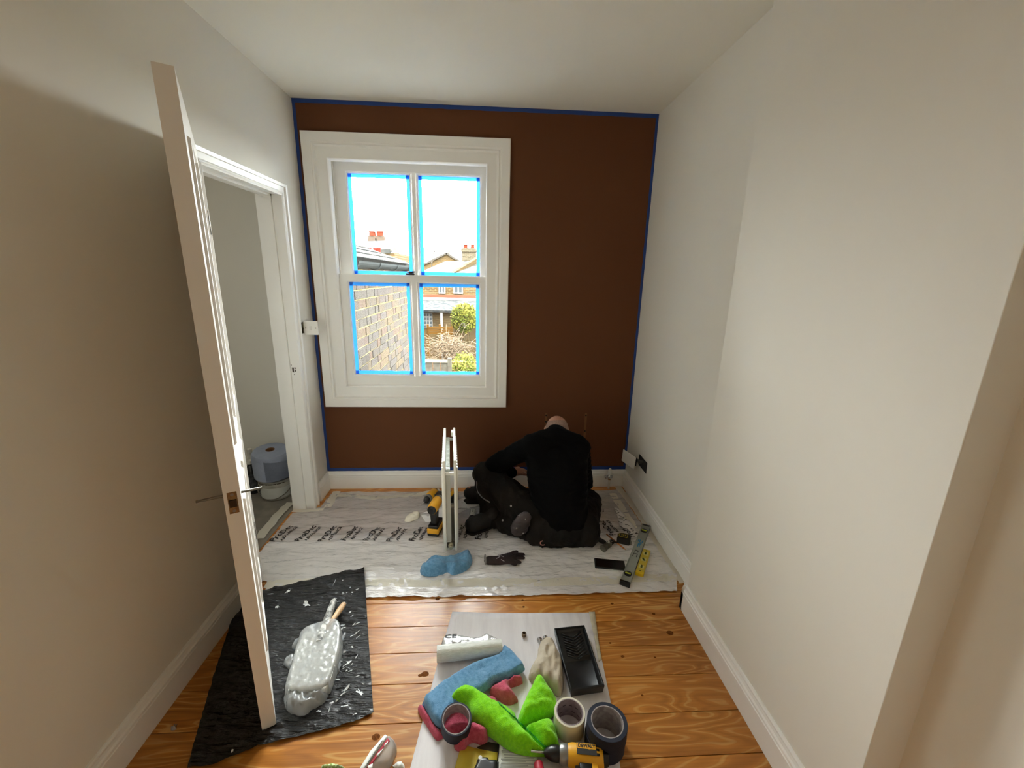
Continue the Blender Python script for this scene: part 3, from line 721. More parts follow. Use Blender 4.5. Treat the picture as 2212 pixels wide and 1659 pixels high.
# right pane: gabled roofs and chimney
y2 = 33.0; P = lambda u, v, y=y2: py(u, v, y)
h2 = thing('gabled_house', 'brick gabled house with pale verges and a stone finial in the upper right pane', 'building', (P(950, 575).x, y2, GZ))
pk, gl_, gr = P(965, 547), P(912, 573), P(988, 562)
bm = NB(); zz = gl_.z-2.0; prism(bm, [(gl_.x, zz), (gr.x, zz), (gr.x, gr.z), (pk.x, pk.z), (gl_.x, gl_.z)], 0, 2.0, M=Matrix.Translation((0, y2+2, 0)) @ Matrix.Rotation(PI/2, 4, 'X')); box(bm, gl_.x, gr.x, y2, y2+2, GZ, zz); obj('gable_wall', bm, BRF, h2, world=True)
for a, b in ((gl_, pk), (pk, gr)):
    bm = NB(); slab_poly(bm, [(a.x, y2-.15, a.z+.06), (b.x, y2-.15, b.z+.06), (b.x, y2+3, b.z+.06), (a.x, y2+3, a.z+.06)], .12); obj('roof_slope', bm, mat('pale_roof_edge', '#282522', .8), h2, world=True)
q = P(969, 546); bm = NB(); prism(bm, [(q.x-.25, q.z-.1), (q.x+.12, q.z-.1), (q.x+.16, q.z+.22)], 0, .1, M=Matrix.Translation((0, y2, 0)) @ Matrix.Rotation(PI/2, 4, 'X')); obj('finial', bm, mat('grey_flashing', '#353432', .7), h2, world=True)
y3 = 27.0; P = lambda u, v, y=y3: py(u, v, y)
h3 = thing('slate_roof_house', 'lower slate roof with a brick parapet under a stout chimney with two red pots', 'building', (P(980, 590).x, y3, GZ))
bm = NB(); a, b, c, d = P(912, 592), P(1032, 592), P(1000, 562), P(962, 564)
slab_poly(bm, [(a.x, y3-2.4, a.z), (b.x+1.2, y3-2.4, b.z), (c.x+1.8, y3, c.z), (d.x, y3, d.z)], .12); obj('roof', bm, mat('light_grey_slate', '#1f1f1e', .9, col2='#32312f', vscale=5, spec=.1), h3, world=True)
bm = NB(); p0, p1 = P(976, 592), P(1032, 556); slab_poly(bm, [(p0.x, y3-2.5, p0.z), (p0.x+.18, y3-2.5, p0.z), (p1.x+.1, y3-.6, p1.z), (p1.x-.1, y3-.6, p1.z)], .4); obj('parapet', bm, BRF, h3, world=True)
bm = NB(); box(bm, a.x, b.x+.6, y3-2.3, y3+1.5, GZ, a.z-.1); obj('house_wall', bm, BRF, h3, world=True)
q = P(1013, 566); s = stack(h3, q.x, y3+.3, q.z-.6, P(1013, 536).z, .86, 2, .22, brick_wall_mat('chimney_brick', '#26221a', '#302a21', '#3e3930'))
# bare tree
def branch(bm, p, d, L, r, depth, rr):
    q = p+d*L; tube(bm, p, q, r, r*.65, n=5, caps=False)
    if depth:
        for _ in range(3):
            nd = (d+Vector((rr.uniform(-.6, .6), rr.uniform(-.6, .6), rr.uniform(-.1, .5)))).normalized(); branch(bm, q, nd, L*.72, r*.6, depth-1, rr)
q = P(932, 548, 26); t = thing('bare_tree', 'bare winter tree rising behind the gabled roof', 'tree', (q.x, 26, GZ))
bm = NB(); tube(bm, (q.x, 26, GZ), (q.x, 26, q.z-1.0), .16, .1, n=8); obj('trunk', bm, mat('grey_bark', '#26221d', .9), t, world=True)
bm = NB(); branch(bm, Vector((q.x, 26, q.z-1.1)), Vector((0, 0, 1)), .55, .05, 4, random.Random(5)); obj('branches', bm, mat('grey_bark', '#26221d', .9), t, world=True, kind='stuff')

# lower right pane: house with lean-to
y4 = 19.0; P = lambda u, v, y=y4: py(u, v, y)
h4 = thing('lean_to_house', 'yellow brick house with a slate lean-to roof and white windows in the lower right pane', 'building', (P(970, 650).x, y4, GZ))
a, b = P(900, 606), P(1060, 606)
bm = NB(); box(bm, a.x, b.x, y4+1.6, y4+5, GZ, P(970, 600, y4+1.6).z); obj('house_wall', bm, BRF, h4, world=True)
for u0, u1 in ((948, 962), (980, 1000)):
    p0, p1 = P(u0, 634, y4+1.6), P(u1, 610, y4+1.6)
    bm = NB(); ring_frame(bm, p0.x, p1.x, p0.z, p1.z, [(0, 0), (0, .08), (.06, .08), (.06, 0)], y4+1.6); box(bm, (p0.x+p1.x)/2-.03, (p0.x+p1.x)/2+.03, y4+1.53, y4+1.59, p0.z, p1.z)
    f = obj('window', bm, WHITEP, h4, world=True)
    bm = NB(); box(bm, p0.x+.04, p1.x-.04, y4+1.56, y4+1.59, p0.z+.04, p1.z-.04); o = obj('pane', bm, mat('far_dark_glass', '#272a2c', .1), f)
bm = NB(); p0, p1 = P(900, 640, y4+1.5), P(1060, 634, y4+1.5); box(bm, a.x, b.x, y4+1.3, y4+1.6, p0.z-.02, p0.z+.10); obj('ridge_tile_course', bm, mat('red_ridge_tile', '#402319', .8), h4, world=True)
bm = NB(); box(bm, a.x, b.x, y4+1.2, y4+1.6, P(900, 647, y4+1.4).z, p0.z-.03); obj('fascia', bm, WHITEP, h4, world=True)
bm = NB(); e, r_ = P(915, 668), P(915, 647, y4+1.3); slab_poly(bm, [(a.x, y4-.4, e.z), (b.x, y4-.4, e.z), (b.x, y4+1.3, r_.z), (a.x, y4+1.3, r_.z)], .1); obj('lean_to_roof', bm, SLATE, h4, world=True)
bm = NB(); box(bm, a.x, P(976, 680).x, y4, y4+1.5, GZ, e.z); obj('lean_to_wall', bm, BRF, h4, world=True)
p0, p1 = P(916, 709), P(934, 676)
bm = NB(); box(bm, p0.x, p1.x, y4-.06, y4, p0.z, p1.z); f = obj('window', bm, WHITEP, h4, world=True)
W_, H_ = (p1.x-p0.x)/3, (p1.z-p0.z)/4
for i in range(3):
    for j in range(4):
        bm = NB(); box(bm, p0.x+W_*i+.025, p0.x+W_*(i+1)-.025, y4-.075, y4-.05, p0.z+H_*j+.03, p0.z+H_*(j+1)-.03); obj('pane', bm, mat('far_dark_glass', '#272a2c', .1), f)
p0 = P(956, 710); bm = NB(); box(bm, p0.x-.05, p0.x+.05, y4-.35, y4-.25, GZ, e.z-.05); obj('porch_post', bm, WHITEP, h4, world=True)
# orange-brown low slatted planter fence
y5 = 17.0; P = lambda u, v, y=y5: py(u, v, y)
t = thing('low_fence', 'low orange timber fence in front of the lean-to', 'fence', (P(950, 713).x, y5, GZ))
p0, p1 = P(924, 722), P(976, 706)
for k in range(3):
    zz = p0.z+(p1.z-p0.z)*k/3; bm = NB(); box(bm, p0.x, p1.x, y5-.02, y5+.02, zz+.01, zz+(p1.z-p0.z)/3-.01); obj('slat', bm, mat('orange_timber', '#38250c', .8), t, world=True)
for x_ in (p0.x, (p0.x+p1.x)/2, p1.x):
    bm = NB(); box(bm, x_-.04, x_+.04, y5+.02, y5+.09, GZ, p1.z+.08); obj('post', bm, mat('orange_timber', '#38250c', .8), t, world=True)
def leafy(name, label, c, rad, n, m, seed, leaf=.05, cat='shrub'):
    """leafy shrub: many small separate leaves over twigs, base on the ground"""
    r_ = random.Random(seed); t = thing(name, label, cat, (c[0], c[1], GZ))
    bm = NB()
    for _ in range(n):
        v = Vector((r_.gauss(0, 1), r_.gauss(0, 1), r_.gauss(0, 1))).normalized()*(r_.random()**.33)
        p = Vector(c)+Vector((v.x*rad[0], v.y*rad[1], v.z*rad[2])); d = Vector((r_.uniform(-1, 1), r_.uniform(-1, 1), r_.uniform(-.3, 1))).normalized(); s = d.orthogonal().normalized()
        l = leaf*r_.uniform(.6, 1.4)
        q = [bm.verts.new(p), bm.verts.new(p+d*l*.5+s*l*.3), bm.verts.new(p+d*l), bm.verts.new(p+d*l*.5-s*l*.3)]; bm.faces.new(q)
    obj('foliage', bm, m, t, world=True, kind='stuff')
    bm = NB()
    for _ in range(7):
        tube(bm, (c[0]+r_.uniform(-.15, .15), c[1], GZ), (c[0]+r_.uniform(-.5, .5)*rad[0], c[1]+r_.uniform(-.4, .4)*rad[1], c[2]+r_.uniform(-.2, .5)*rad[2]), .04, .012, n=5)
    obj('stems', bm, mat('shrub_stem', '#251f14', .9), t, world=True)
    return t
q = py(1003, 688, 16); leafy('conifer', 'tall yellow-green bush in front of the lean-to', q, (.5, .5, .55), 2600, mat('yellow_green_leaf', '#25290c', .6, random_col=None, col2='#3a3712', vscale=3), 2, .09, 'bush')
q = py(1003, 800, 10); leafy('garden_shrub', 'glossy green and yellow shrub low beside the grey fence panel', q, (.33, .4, .45), 1500, mat('glossy_green_leaf', '#1d240a', .4, col2='#3b3814', vscale=5), 3, .06, 'shrub')
# bare twiggy bush
q = py(972, 752, 13); t = thing('twiggy_bush', 'leafless bush of pale tangled arching twigs', 'bush', (q.x, 13, GZ)); r_ = random.Random(9)
bm = NB()
for k in range(340):
    a = Vector((q.x+r_.gauss(0, .28), 13+r_.gauss(0, .3), q.z+r_.gauss(-.1, .22))); d = Vector((r_.uniform(-1, 1), r_.uniform(-.6, .6), r_.uniform(-.1, .9))).normalized()
    for s in range(4):
        b = a+d*.13; tube(bm, a, b, .0075, .006, n=4, caps=False); a = b; d = (d+Vector((r_.uniform(-.2, .2), r_.uniform(-.2, .2), -.3))).normalized()
obj('twigs', bm, mat('pale_twig', '#453b30', .8, col2='#2b2219', vscale=8), t, world=True, kind='stuff')
bm = NB()
for k in range(8): tube(bm, (q.x+r_.uniform(-.1, .1), 13, GZ), (q.x+r_.uniform(-.5, .5), 13+r_.uniform(-.3, .3), q.z+.1), .03, .012, n=6)
obj('stem', bm, mat('shrub_stem', '#251f14', .9), t, world=True)
# curled dark branch above the bush
bm = NB(); pts = [py(u, v, 13) for u, v in ((992, 712), (994, 703), (999, 698), (1004, 700), (1000, 706), (1006, 704))]
for a, b in zip(pts, pts[1:]): tube(bm, a, b, .016, n=6)
obj('curled_branch', bm, mat('dark_branch', '#1f1c17', .8), t, world=True)
# grey fence panels low in the view
y6 = 9.5; P = lambda u, v, y=y6: py(u, v, y)
t = thing('garden_fence', 'weathered grey garden fence panel with a capping rail', 'fence', (P(945, 790).x, y6, GZ)); p0, p1 = P(916, 786), P(968, 778)
GREYT = mat('weathered_grey_timber', '#2c2a25', .85, col2='#25221e', vscale=12)
nS = 6
for k in range(nS):
    x_ = p0.x-.5+(p1.x-p0.x+.5)*k/nS; bm = NB(); box(bm, x_+.008, x_+(p1.x-p0.x+.5)/nS-.008, y6-.012, y6+.012, GZ, p1.z-.06, bev=.004); obj('board', bm, GREYT, t, world=True)
bm = NB(); box(bm, p0.x-.5, p1.x, y6-.04, y6+.04, p1.z-.05, p1.z); obj('capping_rail', bm, mat('pale_timber_rail', '#4d4a42', .8), t, world=True)
bm = NB(); box(bm, p1.x-.01, p1.x+.08, y6-.05, y6+.05, GZ, p1.z+.05); obj('post', bm, GREYT, t, world=True)
# garden wall behind fence
bm = NB(); q = py(950, 782, 11.5); box(bm, q.x-1.5, q.x+1.2, 11.5, 11.7, GZ, q.z); tag(obj('garden_wall', bm, brick_wall_mat('red_garden_brick', '#2f1d12', '#342518', '#3e362a')), 'low reddish brick garden wall behind the grey fence', 'wall')

# weathered, matt outdoor surfaces
for m_ in set(bpy.data.materials)-_before:
    b_ = m_.node_tree.nodes.get('Principled BSDF')
    if b_: b_.inputs['Specular IOR Level'].default_value = .02; b_.inputs['Roughness'].default_value = max(.8, b_.inputs['Roughness'].default_value)

# ================================================================== DUST SHEET AND FLOOR TAPES
def grid_sheet(poly, hf, res=.012, z0=.0015):
    P = np.array(poly); mn, mx = P.min(0), P.max(0)
    bm = NB(); lobe(bm, poly, .0004, .02, z0=0, res=res, zfun=hf, sm=0, under=False, edge=z0); return bm
def ridge(x, y, sx, sy, seed, ang=0):
    c, s = math.cos(ang), math.sin(ang); a, b = c*x+s*y, -s*x+c*y
    wv = noise.noise(Vector((a*2.1, b*2.1, seed+7)))*.6
    return (1-abs(noise.noise(Vector((a*sx+wv, b*sy+wv, seed)))))**5
def hs(x, y):
    h = .007*ridge(x, y, 3.0, 14, 1, .12)+.006*ridge(x, y, 5, 24, 2, -.15)+.006*ridge(x, y, 22, 7, 3, .5)*max(0, min(1, (2.3-y)*2))
    return h
sheet_poly = [(-1.25, 1.90), (-1.25, 2.50), (-1.10, 2.58), (-1.09, 2.765), (.965, 2.765), (.985, 2.35), (1.003, 1.85), (.955, 1.735), (.5, 1.728), (-.2, 1.735), (-.8, 1.745), (-1.06, 1.76), (-1.10, 1.87)]
t = thing('dust_sheet', 'crinkled clear plastic dust sheet with black print covering the floor below the window', 'dust sheet', (0, 2.2, 0))
FILM = film('milky_sheet_film', '#faf7f5', .6, rough=.16, transl=.12, bump=.8, bscale=16, stretch=(1.0, 3.0, 1), ramp=(-.02, .97, .06, .60), glossy=.14)
bm = grid_sheet(sheet_poly, hs, .014); bmesh.ops.translate(bm, verts=bm.verts, vec=(0, -2.2, 0)); obj('film', bm, FILM, t, smooth=True)
FILM.node_tree.nodes  # (y ramp is measured from the sheet's origin)
PRINT = mat('black_sheet_print', '#141314', .6)
letters = [((592, 1172), (634, 1138)), ((645, 1172), (684, 1140)), ((696, 1172), (728, 1140)), ((746, 1172), (774, 1140)), ((794, 1172), (822, 1141)), ((845, 1172), (868, 1142)), ((894, 1171), (915, 1141)),
           ((992, 1170), (1004, 1136)), ((1038, 1170), (1046, 1137)), ((1330, 1159), (1303, 1128)), ((1372, 1162), (1344, 1136))]
for k, (a, b) in enumerate(letters):
    p, q = pz(*a, .004), pz(*b, .004); u = (q-p); L = u.length; v = Vector((-u.y, u.x, 0)).normalized(); p.z = q.z = .0088
    bmj = text_mesh('ProDec', .05, .0002, bold=.0008); wd = max(x.co.x for x in bmj.vertices)
    def place(me, sx, off_u, off_v):
        ud = u.normalized(); M = Matrix((ud, v, Vector((0, 0, 1)))).transposed().to_4x4(); M.translation = p+ud*off_u+v*off_v
        me.transform(M @ Matrix.Diagonal((sx, 1, 1, 1)))
        for vv in me.vertices: vv.co.z += hs(vv.co.x, vv.co.y)*1.0-.002
        return me
    obj('lettering', place(bmj, L/wd, 0, 0.0), PRINT, t, world=True)
    m2_ = text_mesh('ADVANCE', .027, .0002, bold=.0006); wd2 = max(x.co.x for x in m2_.vertices)
    obj('lettering', place(m2_, L*.86/wd2, L*.13, -.036), PRINT, t, world=True)
def floor_tape(pxs, wdt, label, h=.0015):
    pts = [pz(u, v) for u, v in pxs]
    bm = NB(); rows = []
    for k, (a, b) in enumerate(zip(pts, pts[1:])):
        n = max(3, int((b-a).length/.03)); d = (b-a).normalized(); v = Vector((-d.y, d.x, 0))
        for i in range(n+(k == len(pts)-2)):
            p = a.lerp(b, i/n); j = .006*noise.noise(Vector((p.x*13, p.y*13, 3))); j2 = .006*noise.noise(Vector((p.x*13, p.y*13, 8)))
            zz = [.0012+h+.003*abs(noise.noise(Vector((p.x*20+s_*3, p.y*20, 1)))) for s_ in (0, 1, 2)]
            for i_, s_ in enumerate((-.5, 0, .5)):
                q_ = p+v*wdt*s_; zz[i_] += max(hs(q_.x, q_.y), 0)
            rows.append([bm.verts.new((p.x-v.x*(wdt/2+j), p.y-v.y*(wdt/2+j), zz[0])), bm.verts.new((p.x, p.y, zz[1]+.001)), bm.verts.new((p.x+v.x*(wdt/2+j2), p.y+v.y*(wdt/2+j2), zz[2]))])
    for A, B in zip(rows, rows[1:]):
        bm.faces.new((A[0], B[0], B[1], A[1])); bm.faces.new((A[1], B[1], B[2], A[2]))
    return tag(obj('masking_tape', bm, TAPEC, smooth=True), label, 'tape')
floor_tape([(575, 1265), (700, 1262), (1000, 1264), (1250, 1260), (1458, 1250)], .055, 'long cream masking tape strip holding down the front edge of the plastic dust sheet')
floor_tape([(1478, 1262), (1440, 1205), (1400, 1142), (1372, 1100), (1332, 1052)], .05, 'cream masking tape strip along the alcove skirting beside the spirit level')
floor_tape([(628, 1088), (600, 1115), (560, 1165)], .055, 'cream masking tape strip across the doorway threshold')
floor_tape([(632, 1106), (700, 1102)], .035, 'short cream masking tape strip at the foot of the door architrave')
floor_tape([(707, 1098), (728, 1064)], .05, 'short torn cream masking tape strip in the corner by the left skirting')
floor_tape([(730, 1071), (820, 1078), (905, 1071), (950, 1060)], .045, 'loose cream masking tape strip along the back skirting behind the impact driver')
floor_tape([(1322, 1068), (1344, 1100), (1372, 1148)], .05, 'cream masking tape strip edging the gap of bare floor under the paper leaflet')

# ================================================================== BLACK SHEET WITH WRAPPED TRAY
bs = [(-1.0, 1.66), (-1.05, 1.55)]
pl_ = floorpts([(571, 1279), (787, 1231), (797, 1392), (807, 1541), (760, 1562), (695, 1580), (572, 1608), (455, 1655), (405, 1662), (450, 1500), (495, 1360), (512, 1305)], .004)
def hb(x, y): return .011*max(0, min(1, (y-1.70)*12))+.009*ridge(x, y, 4, 22, 11, -.25)+.006*ridge(x, y, 3, 36, 12, -.15)
t = thing('polythene_sheet', 'crinkled black polythene sheet with white paint smears and painted glints under the open door', 'sheet', (-.7, 1.4, 0))
BLK = mat('black_polythene', '#101113', .22, bump=1.0, bscale=15, stretch=(1, 4, 1), bdist=.03)
bm = grid_sheet(pl_, hb, .009, .004); obj('film', bm, BLK, t, world=True, smooth=True)
WP = mat('white_paint_and_glint', '#dcdfe0', .6)  # one white for paint marks and for glints painted on the film
rp = random.Random(21); 
def smear_glint(cx_, cy_, lx, ly, a, n=18):
    lx *= .72; ly *= .9
    bm = NB(); vs_ = []
    for i in range(n):
        th = 2*PI*i/n; rr = .8+rp.uniform(-.45, .3); x = lx*math.cos(th)*rr; y = ly*math.sin(th)*rr
        X, Y = cx_+x*math.cos(a)-y*math.sin(a), cy_+x*math.sin(a)+y*math.cos(a); vs_.append((X, Y))
    c = bm.verts.new((cx_, cy_, hb(cx_, cy_)+.0062)); R_ = [bm.verts.new((x, y, hb(x, y)+.0058)) for x, y in vs_]
    for i in range(n): bm.faces.new((c, R_[i], R_[(i+1) % n]))
    obj('paint_smear_glint', bm, WP, t, world=True)
for (u, v), lx, ly, a in (((662, 1308), .045, .014, -.65), ((624, 1283), .03, .012, 1.2), ((599, 1312), .014, .01, .4), ((752, 1436), .03, .007, .9), ((756, 1325), .012, .005, .9), ((772, 1370), .02, .005, .8),
                         ((748, 1490), .03, .006, .7), ((778, 1498), .03, .010, -.5), ((690, 1541), .018, .008, .3), ((716, 1520), .012, .006, .2), ((502, 1624), .006, .006, 0), ((760, 1400), .012, .004, .9), ((744, 1410), .010, .005, .3), ((585, 1290), .02, .004, .2),
                         ((765, 1352), .014, .004, .8), ((723, 1265), .003, .03, .05), ((712, 1535), .003, .04, 0), ((767, 1545), .012, .004, .4), ((783, 1480), .016, .005, -.4)):
    p = pz(u, v, .005); smear_glint(p.x, p.y, lx, ly, a)
for k in range(34):  # small white streaks painted as window glints on the wrinkles
    v_ = rp.uniform(1260, 1535); u_ = rp.uniform(725, 774+(v_-1260)*.05); p = pz(u_, v_, .005); smear_glint(p.x, p.y, rp.uniform(.006, .018), rp.uniform(.002, .005), rp.uniform(-.3, 1.0), 9)
# wrapped roller tray
pts = C8([(1070, 545), (1140, 520), (1210, 530), (1232, 600), (1225, 760), (1165, 950), (1135, 1080), (1060, 1150), (990, 1200), (910, 1240), (800, 1215), (765, 1130), (770, 1060), (860, 740), (905, 600)], .03)
t = thing('wrapped_paint_tray', 'white paint tray wrapped in clear plastic bag lying on the black sheet', 'paint tray', (-.72, 1.4, .006))
BAG = film('clear_bag_over_white_tray', '#eef1f1', .38, rough=.18, transl=.25, bump=.6, bscale=34, glossy=.08)
bm = NB(); lobe(bm, C8([(1070, 545), (1140, 520), (1210, 530), (1232, 600), (1225, 760), (1165, 950), (1120, 1070), (960, 1110), (770, 1090), (770, 1060), (860, 740), (905, 600)], .03), .050, .014, z0=.010, res=.006, wr=.0025, wf=(45, 30), seed=5, sm=1)
obj('plastic_bag', bm, BAG, t, world=True)
bm = NB(); lobe(bm, C8([(768, 1075), (960, 1090), (1130, 1055), (1085, 1140), (990, 1200), (910, 1242), (800, 1215), (765, 1140)], .02), .030, .03, z0=.010, res=.005, wr=.016, wf=(38, 30), seed=15, sm=1)
obj('bag_end', bm, film('bag_end_film', '#dfe4e6', .5, rough=.15, transl=.3, bump=.8, bscale=26, glossy=.1), t, world=True)
inn = C8([(1085, 560), (1200, 560), (1205, 750), (1140, 960), (1095, 1050), (800, 1060), (870, 750), (925, 610)], .045)
bm = NB(); prism(bm, inn, .010, .052, bev=.006); obj('tray', bm, mat('white_painted_tray', '#eff1ee', .5), t, world=True, smooth='auto')
for P_ in ([(745, 832), (862, 758), (870, 850), (822, 896)], [(826, 705), (890, 628), (915, 660), (860, 735), (836, 738)], [(1210, 640), (1272, 585), (1262, 615), (1225, 690)], [(1180, 850), (1215, 830), (1225, 860), (1200, 925), (1178, 915)]):
    bm = NB(); lobe(bm, C8(P_, .01), .014, .02, z0=.008, res=.007, wr=.006, wf=(50, 40), seed=9, sm=1); obj('bag_flap', bm, film('bag_flap_film', '#dfe5e8', .45, rough=.15, transl=.3, bump=.5, bscale=30, glossy=.08) if 'bag_flap_film' not in MATS else MATS['bag_flap_film'], t, world=True)
# brush and roller handles sticking out of the bag
def stick(bm, pts, rs, n=12, flat=1.0):
    for (a, b), (r0, r1) in zip(zip(pts, pts[1:]), zip(rs, rs[1:])): tube(bm, a, b, r0, r1, n, caps=True)
a, b = pz(696, 1368, .05), pz(722, 1296, .035)
t = thing('paint_roller_handle', 'grey roller handle crusted with white paint sticking out of the wrapped tray', 'roller', (a.x, a.y, .012))
bm = NB(); c = a.lerp(b, .5); stick(bm, [a-(b-a)*.25, a, c, b-(b-a)*.05, b], [.014, .018, .016, .014, .008]); obj('handle', bm, mat('paint_crusted_handle', '#d3d3cf', .6, col2='#5c5c5a', vscale=42), t, world=True, smooth='auto')
bm = NB(); tube(bm, b, b+(b-a)*.06, .006, .004, 8); obj('end_loop', bm, mat('grey_handle_end', '#8c8d8c', .5), t, world=True)
a, b = pz(714, 1346, .05), pz(744, 1303, .04)
t = thing('paint_brush', 'pale wooden paint brush handle poking out of the wrapped tray', 'brush', (a.x, a.y, .012))
bm = NB(); d = b-a; stick(bm, [a-d*.35, a, a+d*.35, a+d*.7, a+d*.95, b+d*.02], [.008, .008, .011, .013, .011, .005]); obj('handle', bm, mat('bare_beech_handle', '#d9b083', .5, col2='#e2bf96', vscale=30), t, world=True, smooth='auto')
q = a+d*.82; bm = NB(); n_ = Vector((0, -.5, .86)); tube(bm, q+n_*.0095, q+n_*.0128, .0042, n=10); obj('hanging_hole', bm, DARK, t, world=True)

# ================================================================== CARDBOARD SHEET IN FRONT AND WHAT LIES ON IT
cb = floorpts([(977, 1321), (1080, 1324), (1283.5, 1323), (1291, 1380), (1320, 1520), (1341, 1663), (1350, 1720), (870, 1720), (885, 1663), (944, 1437)], .004)
bm = NB(); lobe(bm, cb, .0006, .01, res=.03, sm=0, edge=.0035)
tag(obj('floor_board_sheet', bm, mat('grey_white_floor_card', '#e0dcdd', .7, col2='#d5d0d2', vscale=5, stretch=(6, .6, 1), bump=.15, bscale=60)), 'large pale grey sheet of floor protection card under the cloths and tapes', 'card sheet')
ZC = .005
# frayed tape edge of the card
bm = NB(); lobe(bm, floorpts([(1272, 1322), (1285, 1322), (1292, 1380), (1300, 1425), (1293, 1430), (1284, 1380)], .004), .001, .01, z0=ZC-.001, res=.01, sm=0, wr=.001); tag(obj('masking_tape', bm, mat('buff_tape', '#c9bfa0', .7, col2='#b8ad96', vscale=30)), 'buff masking tape strip along the top right edge of the grey card', 'tape')

# roll of clear sacks
a, b = pz(944, 1413, .036), pz(1084, 1398, .036)
t = thing('refuse_sack_roll', 'roll of clear plastic sacks with a loose printed end above the blue cloth', 'plastic roll', (a.x, a.y, ZC))
u = (b-a).normalized(); a.z = b.z = ZC+.031
ROLLF = mat('pearly_film_roll', '#d9dcd4', .25, col2='#e8eae4', vscale=10, stretch=(4, 30, 30), bump=.3, bscale=20, spec=.6)
bm = NB(); R_ = frame_to(a, b); R_.translation = a; L = (b-a).length
lathe(bm, [(0, .004), (.012, .004), (.012, -.0), (.03, 0), (.031, .004), (.0315, L*.3), (.031, L*.7), (.0305, L-.003), (.0295, L), (.010, L), (.010, L-.005), (0, L-.005)], 32, R_); obj('roll', bm, ROLLF, t, world=True, smooth='auto')
fl_ = C7([(375, 400), (395, 320), (415, 296), (505, 292), (600, 305), (700, 320), (780, 276), (830, 300), (890, 325), (912, 380), (640, 420)], .01)
bm = NB(); lobe(bm, fl_, .012, .03, z0=ZC, res=.006, wr=.006, wf=(55, 30), seed=4, sm=1); obj('loose_end', bm, film('loose_sack_film', '#e9ebe8', .5, rough=.15, transl=.3, bump=.4, bscale=40, glossy=.1), t, world=True)
p = pz(960, 1381, .031); q = pz(981, 1380, .031); text_obj('lettering', 'CE', .027, PRINT, t, (p.x, p.y, .036), (q-p), (0, 1, 0), width=(q-p).length*1.25, bold=.0009)

# ---- cloths
def terry(name, col, col2): return mat(name, col, .95, col2=col2, vscale=90, bump=.9, bscale=420, bdist=.004, sheen=.3, spec=.1)
BLUEC = terry('blue_microfibre', '#78abd2', '#6398c2'); REDC = terry('red_microfibre', '#d9607a', '#c84c66'); GREENC = terry('lime_microfibre', '#96f010', '#80e008'); GREENH = mat('green_hem', '#3aa63a', .9)
pr = [[(790, 790), (850, 730), (960, 700), (1075, 630), (1112, 690), (1085, 710), (970, 745), (1020, 800), (1070, 850), (1050, 868), (970, 900), (895, 850)],
      [(165, 905), (215, 890), (260, 960), (330, 1070), (405, 1160), (395, 1185), (340, 1205), (310, 1165), (190, 980)],
      [(490, 1240), (520, 1190), (620, 1110), (690, 1070), (810, 1140), (790, 1220), (740, 1250), (680, 1215), (620, 1230), (600, 1290), (540, 1300), (500, 1280)],
      [(400, 950), (700, 850), (860, 800), (900, 900), (760, 1060), (480, 1180), (330, 1100)]]
t = thing('cleaning_cloth', 'crumpled red cleaning cloth half hidden under the blue and green cloths', 'cloth', (*C7([(600, 980)])[0], ZC))
for k, q in enumerate(pr):
    bm = NB(); lobe(bm, C7(q, .02), (.035, .02, .035, .016)[k], (.03, .025, .03, .03)[k], z0=ZC, res=.0055, wr=(.012, .006, .013, .004)[k], wf=(15, 12), seed=20+k, sm=2); obj(('fold', 'fold', 'fold', 'cloth_layer')[k], bm, REDC, t, world=True)
bl = [(925, 385), (970, 400), (1040, 470), (1125, 570), (1120, 600), (1040, 645), (960, 690), (870, 695), (830, 730), (760, 790), (600, 880), (450, 990), (410, 1060), (395, 1108), (330, 1085), (255, 965), (215, 870), (250, 820), (420, 690), (600, 585), (740, 510), (900, 480)]
t = thing('cleaning_cloth', 'folded blue cleaning cloth stretched under the roll and the green cloth', 'cloth', (*C7([(640, 720)])[0], ZC+.016))
bm = NB(); lobe(bm, C7(bl, .03), .022, .02, z0=ZC+.017, res=.0065, wr=.006, wf=(16, 11), seed=31, sm=2); obj('fold', bm, BLUEC, t, world=True)
bl2 = [(205, 900), (245, 850), (420, 760), (450, 1010), (410, 1125), (360, 1120), (290, 1050), (225, 960)]
bm = NB(); lobe(bm, C7(bl2, .015), .013, .01, z0=ZC+.006, res=.008, sm=2); obj('lower_layer', bm, mat('blue_cloth_lower', '#4f7ba6', .95, bump=.8, bscale=300), t, world=True)
gt = [(452, 832), (490, 770), (580, 722), (660, 728), (720, 765), (850, 850), (960, 905), (1055, 960), (1050, 1040), (1110, 1090), (1190, 1170), (1280, 1270), (1350, 1290), (1450, 1262), (1462, 1272), (1400, 1300), (1290, 1308), (1120, 1300), (980, 1255), (840, 1150), (700, 1060), (640, 1010), (600, 900), (520, 880), (460, 870)]
gf1 = [(1045, 1030), (1075, 920), (1120, 830), (1180, 700), (1232, 600), (1275, 620), (1330, 700), (1390, 780), (1427, 880), (1400, 930), (1300, 990), (1200, 1020), (1110, 1085)]
gf2 = [(1105, 1090), (1150, 1060), (1240, 1020), (1310, 1005), (1370, 1018), (1410, 1100), (1428, 1180), (1440, 1262), (1340, 1285), (1280, 1275), (1190, 1175)]
t = thing('cleaning_cloth', 'bright lime green cleaning cloth twisted on top of the pile', 'cloth', (*C7([(900, 1000)])[0], ZC))
def gz(x, y): return .0
for q, h, r_, wr_, sd, z_ in ((gt, .055, .05, .006, 41, .012), (gf1, .05, .05, .011, 42, .008), (gf2, .048, .045, .010, 43, .008)):
    bm = NB(); lobe(bm, C7(q, .05), h, r_, z0=ZC+z_, res=.0055, wr=wr_, wf=(14, 20), seed=sd, sm=2); obj('fold', bm, GREENC, t, world=True)
from mathutils.bvhtree import BVHTree
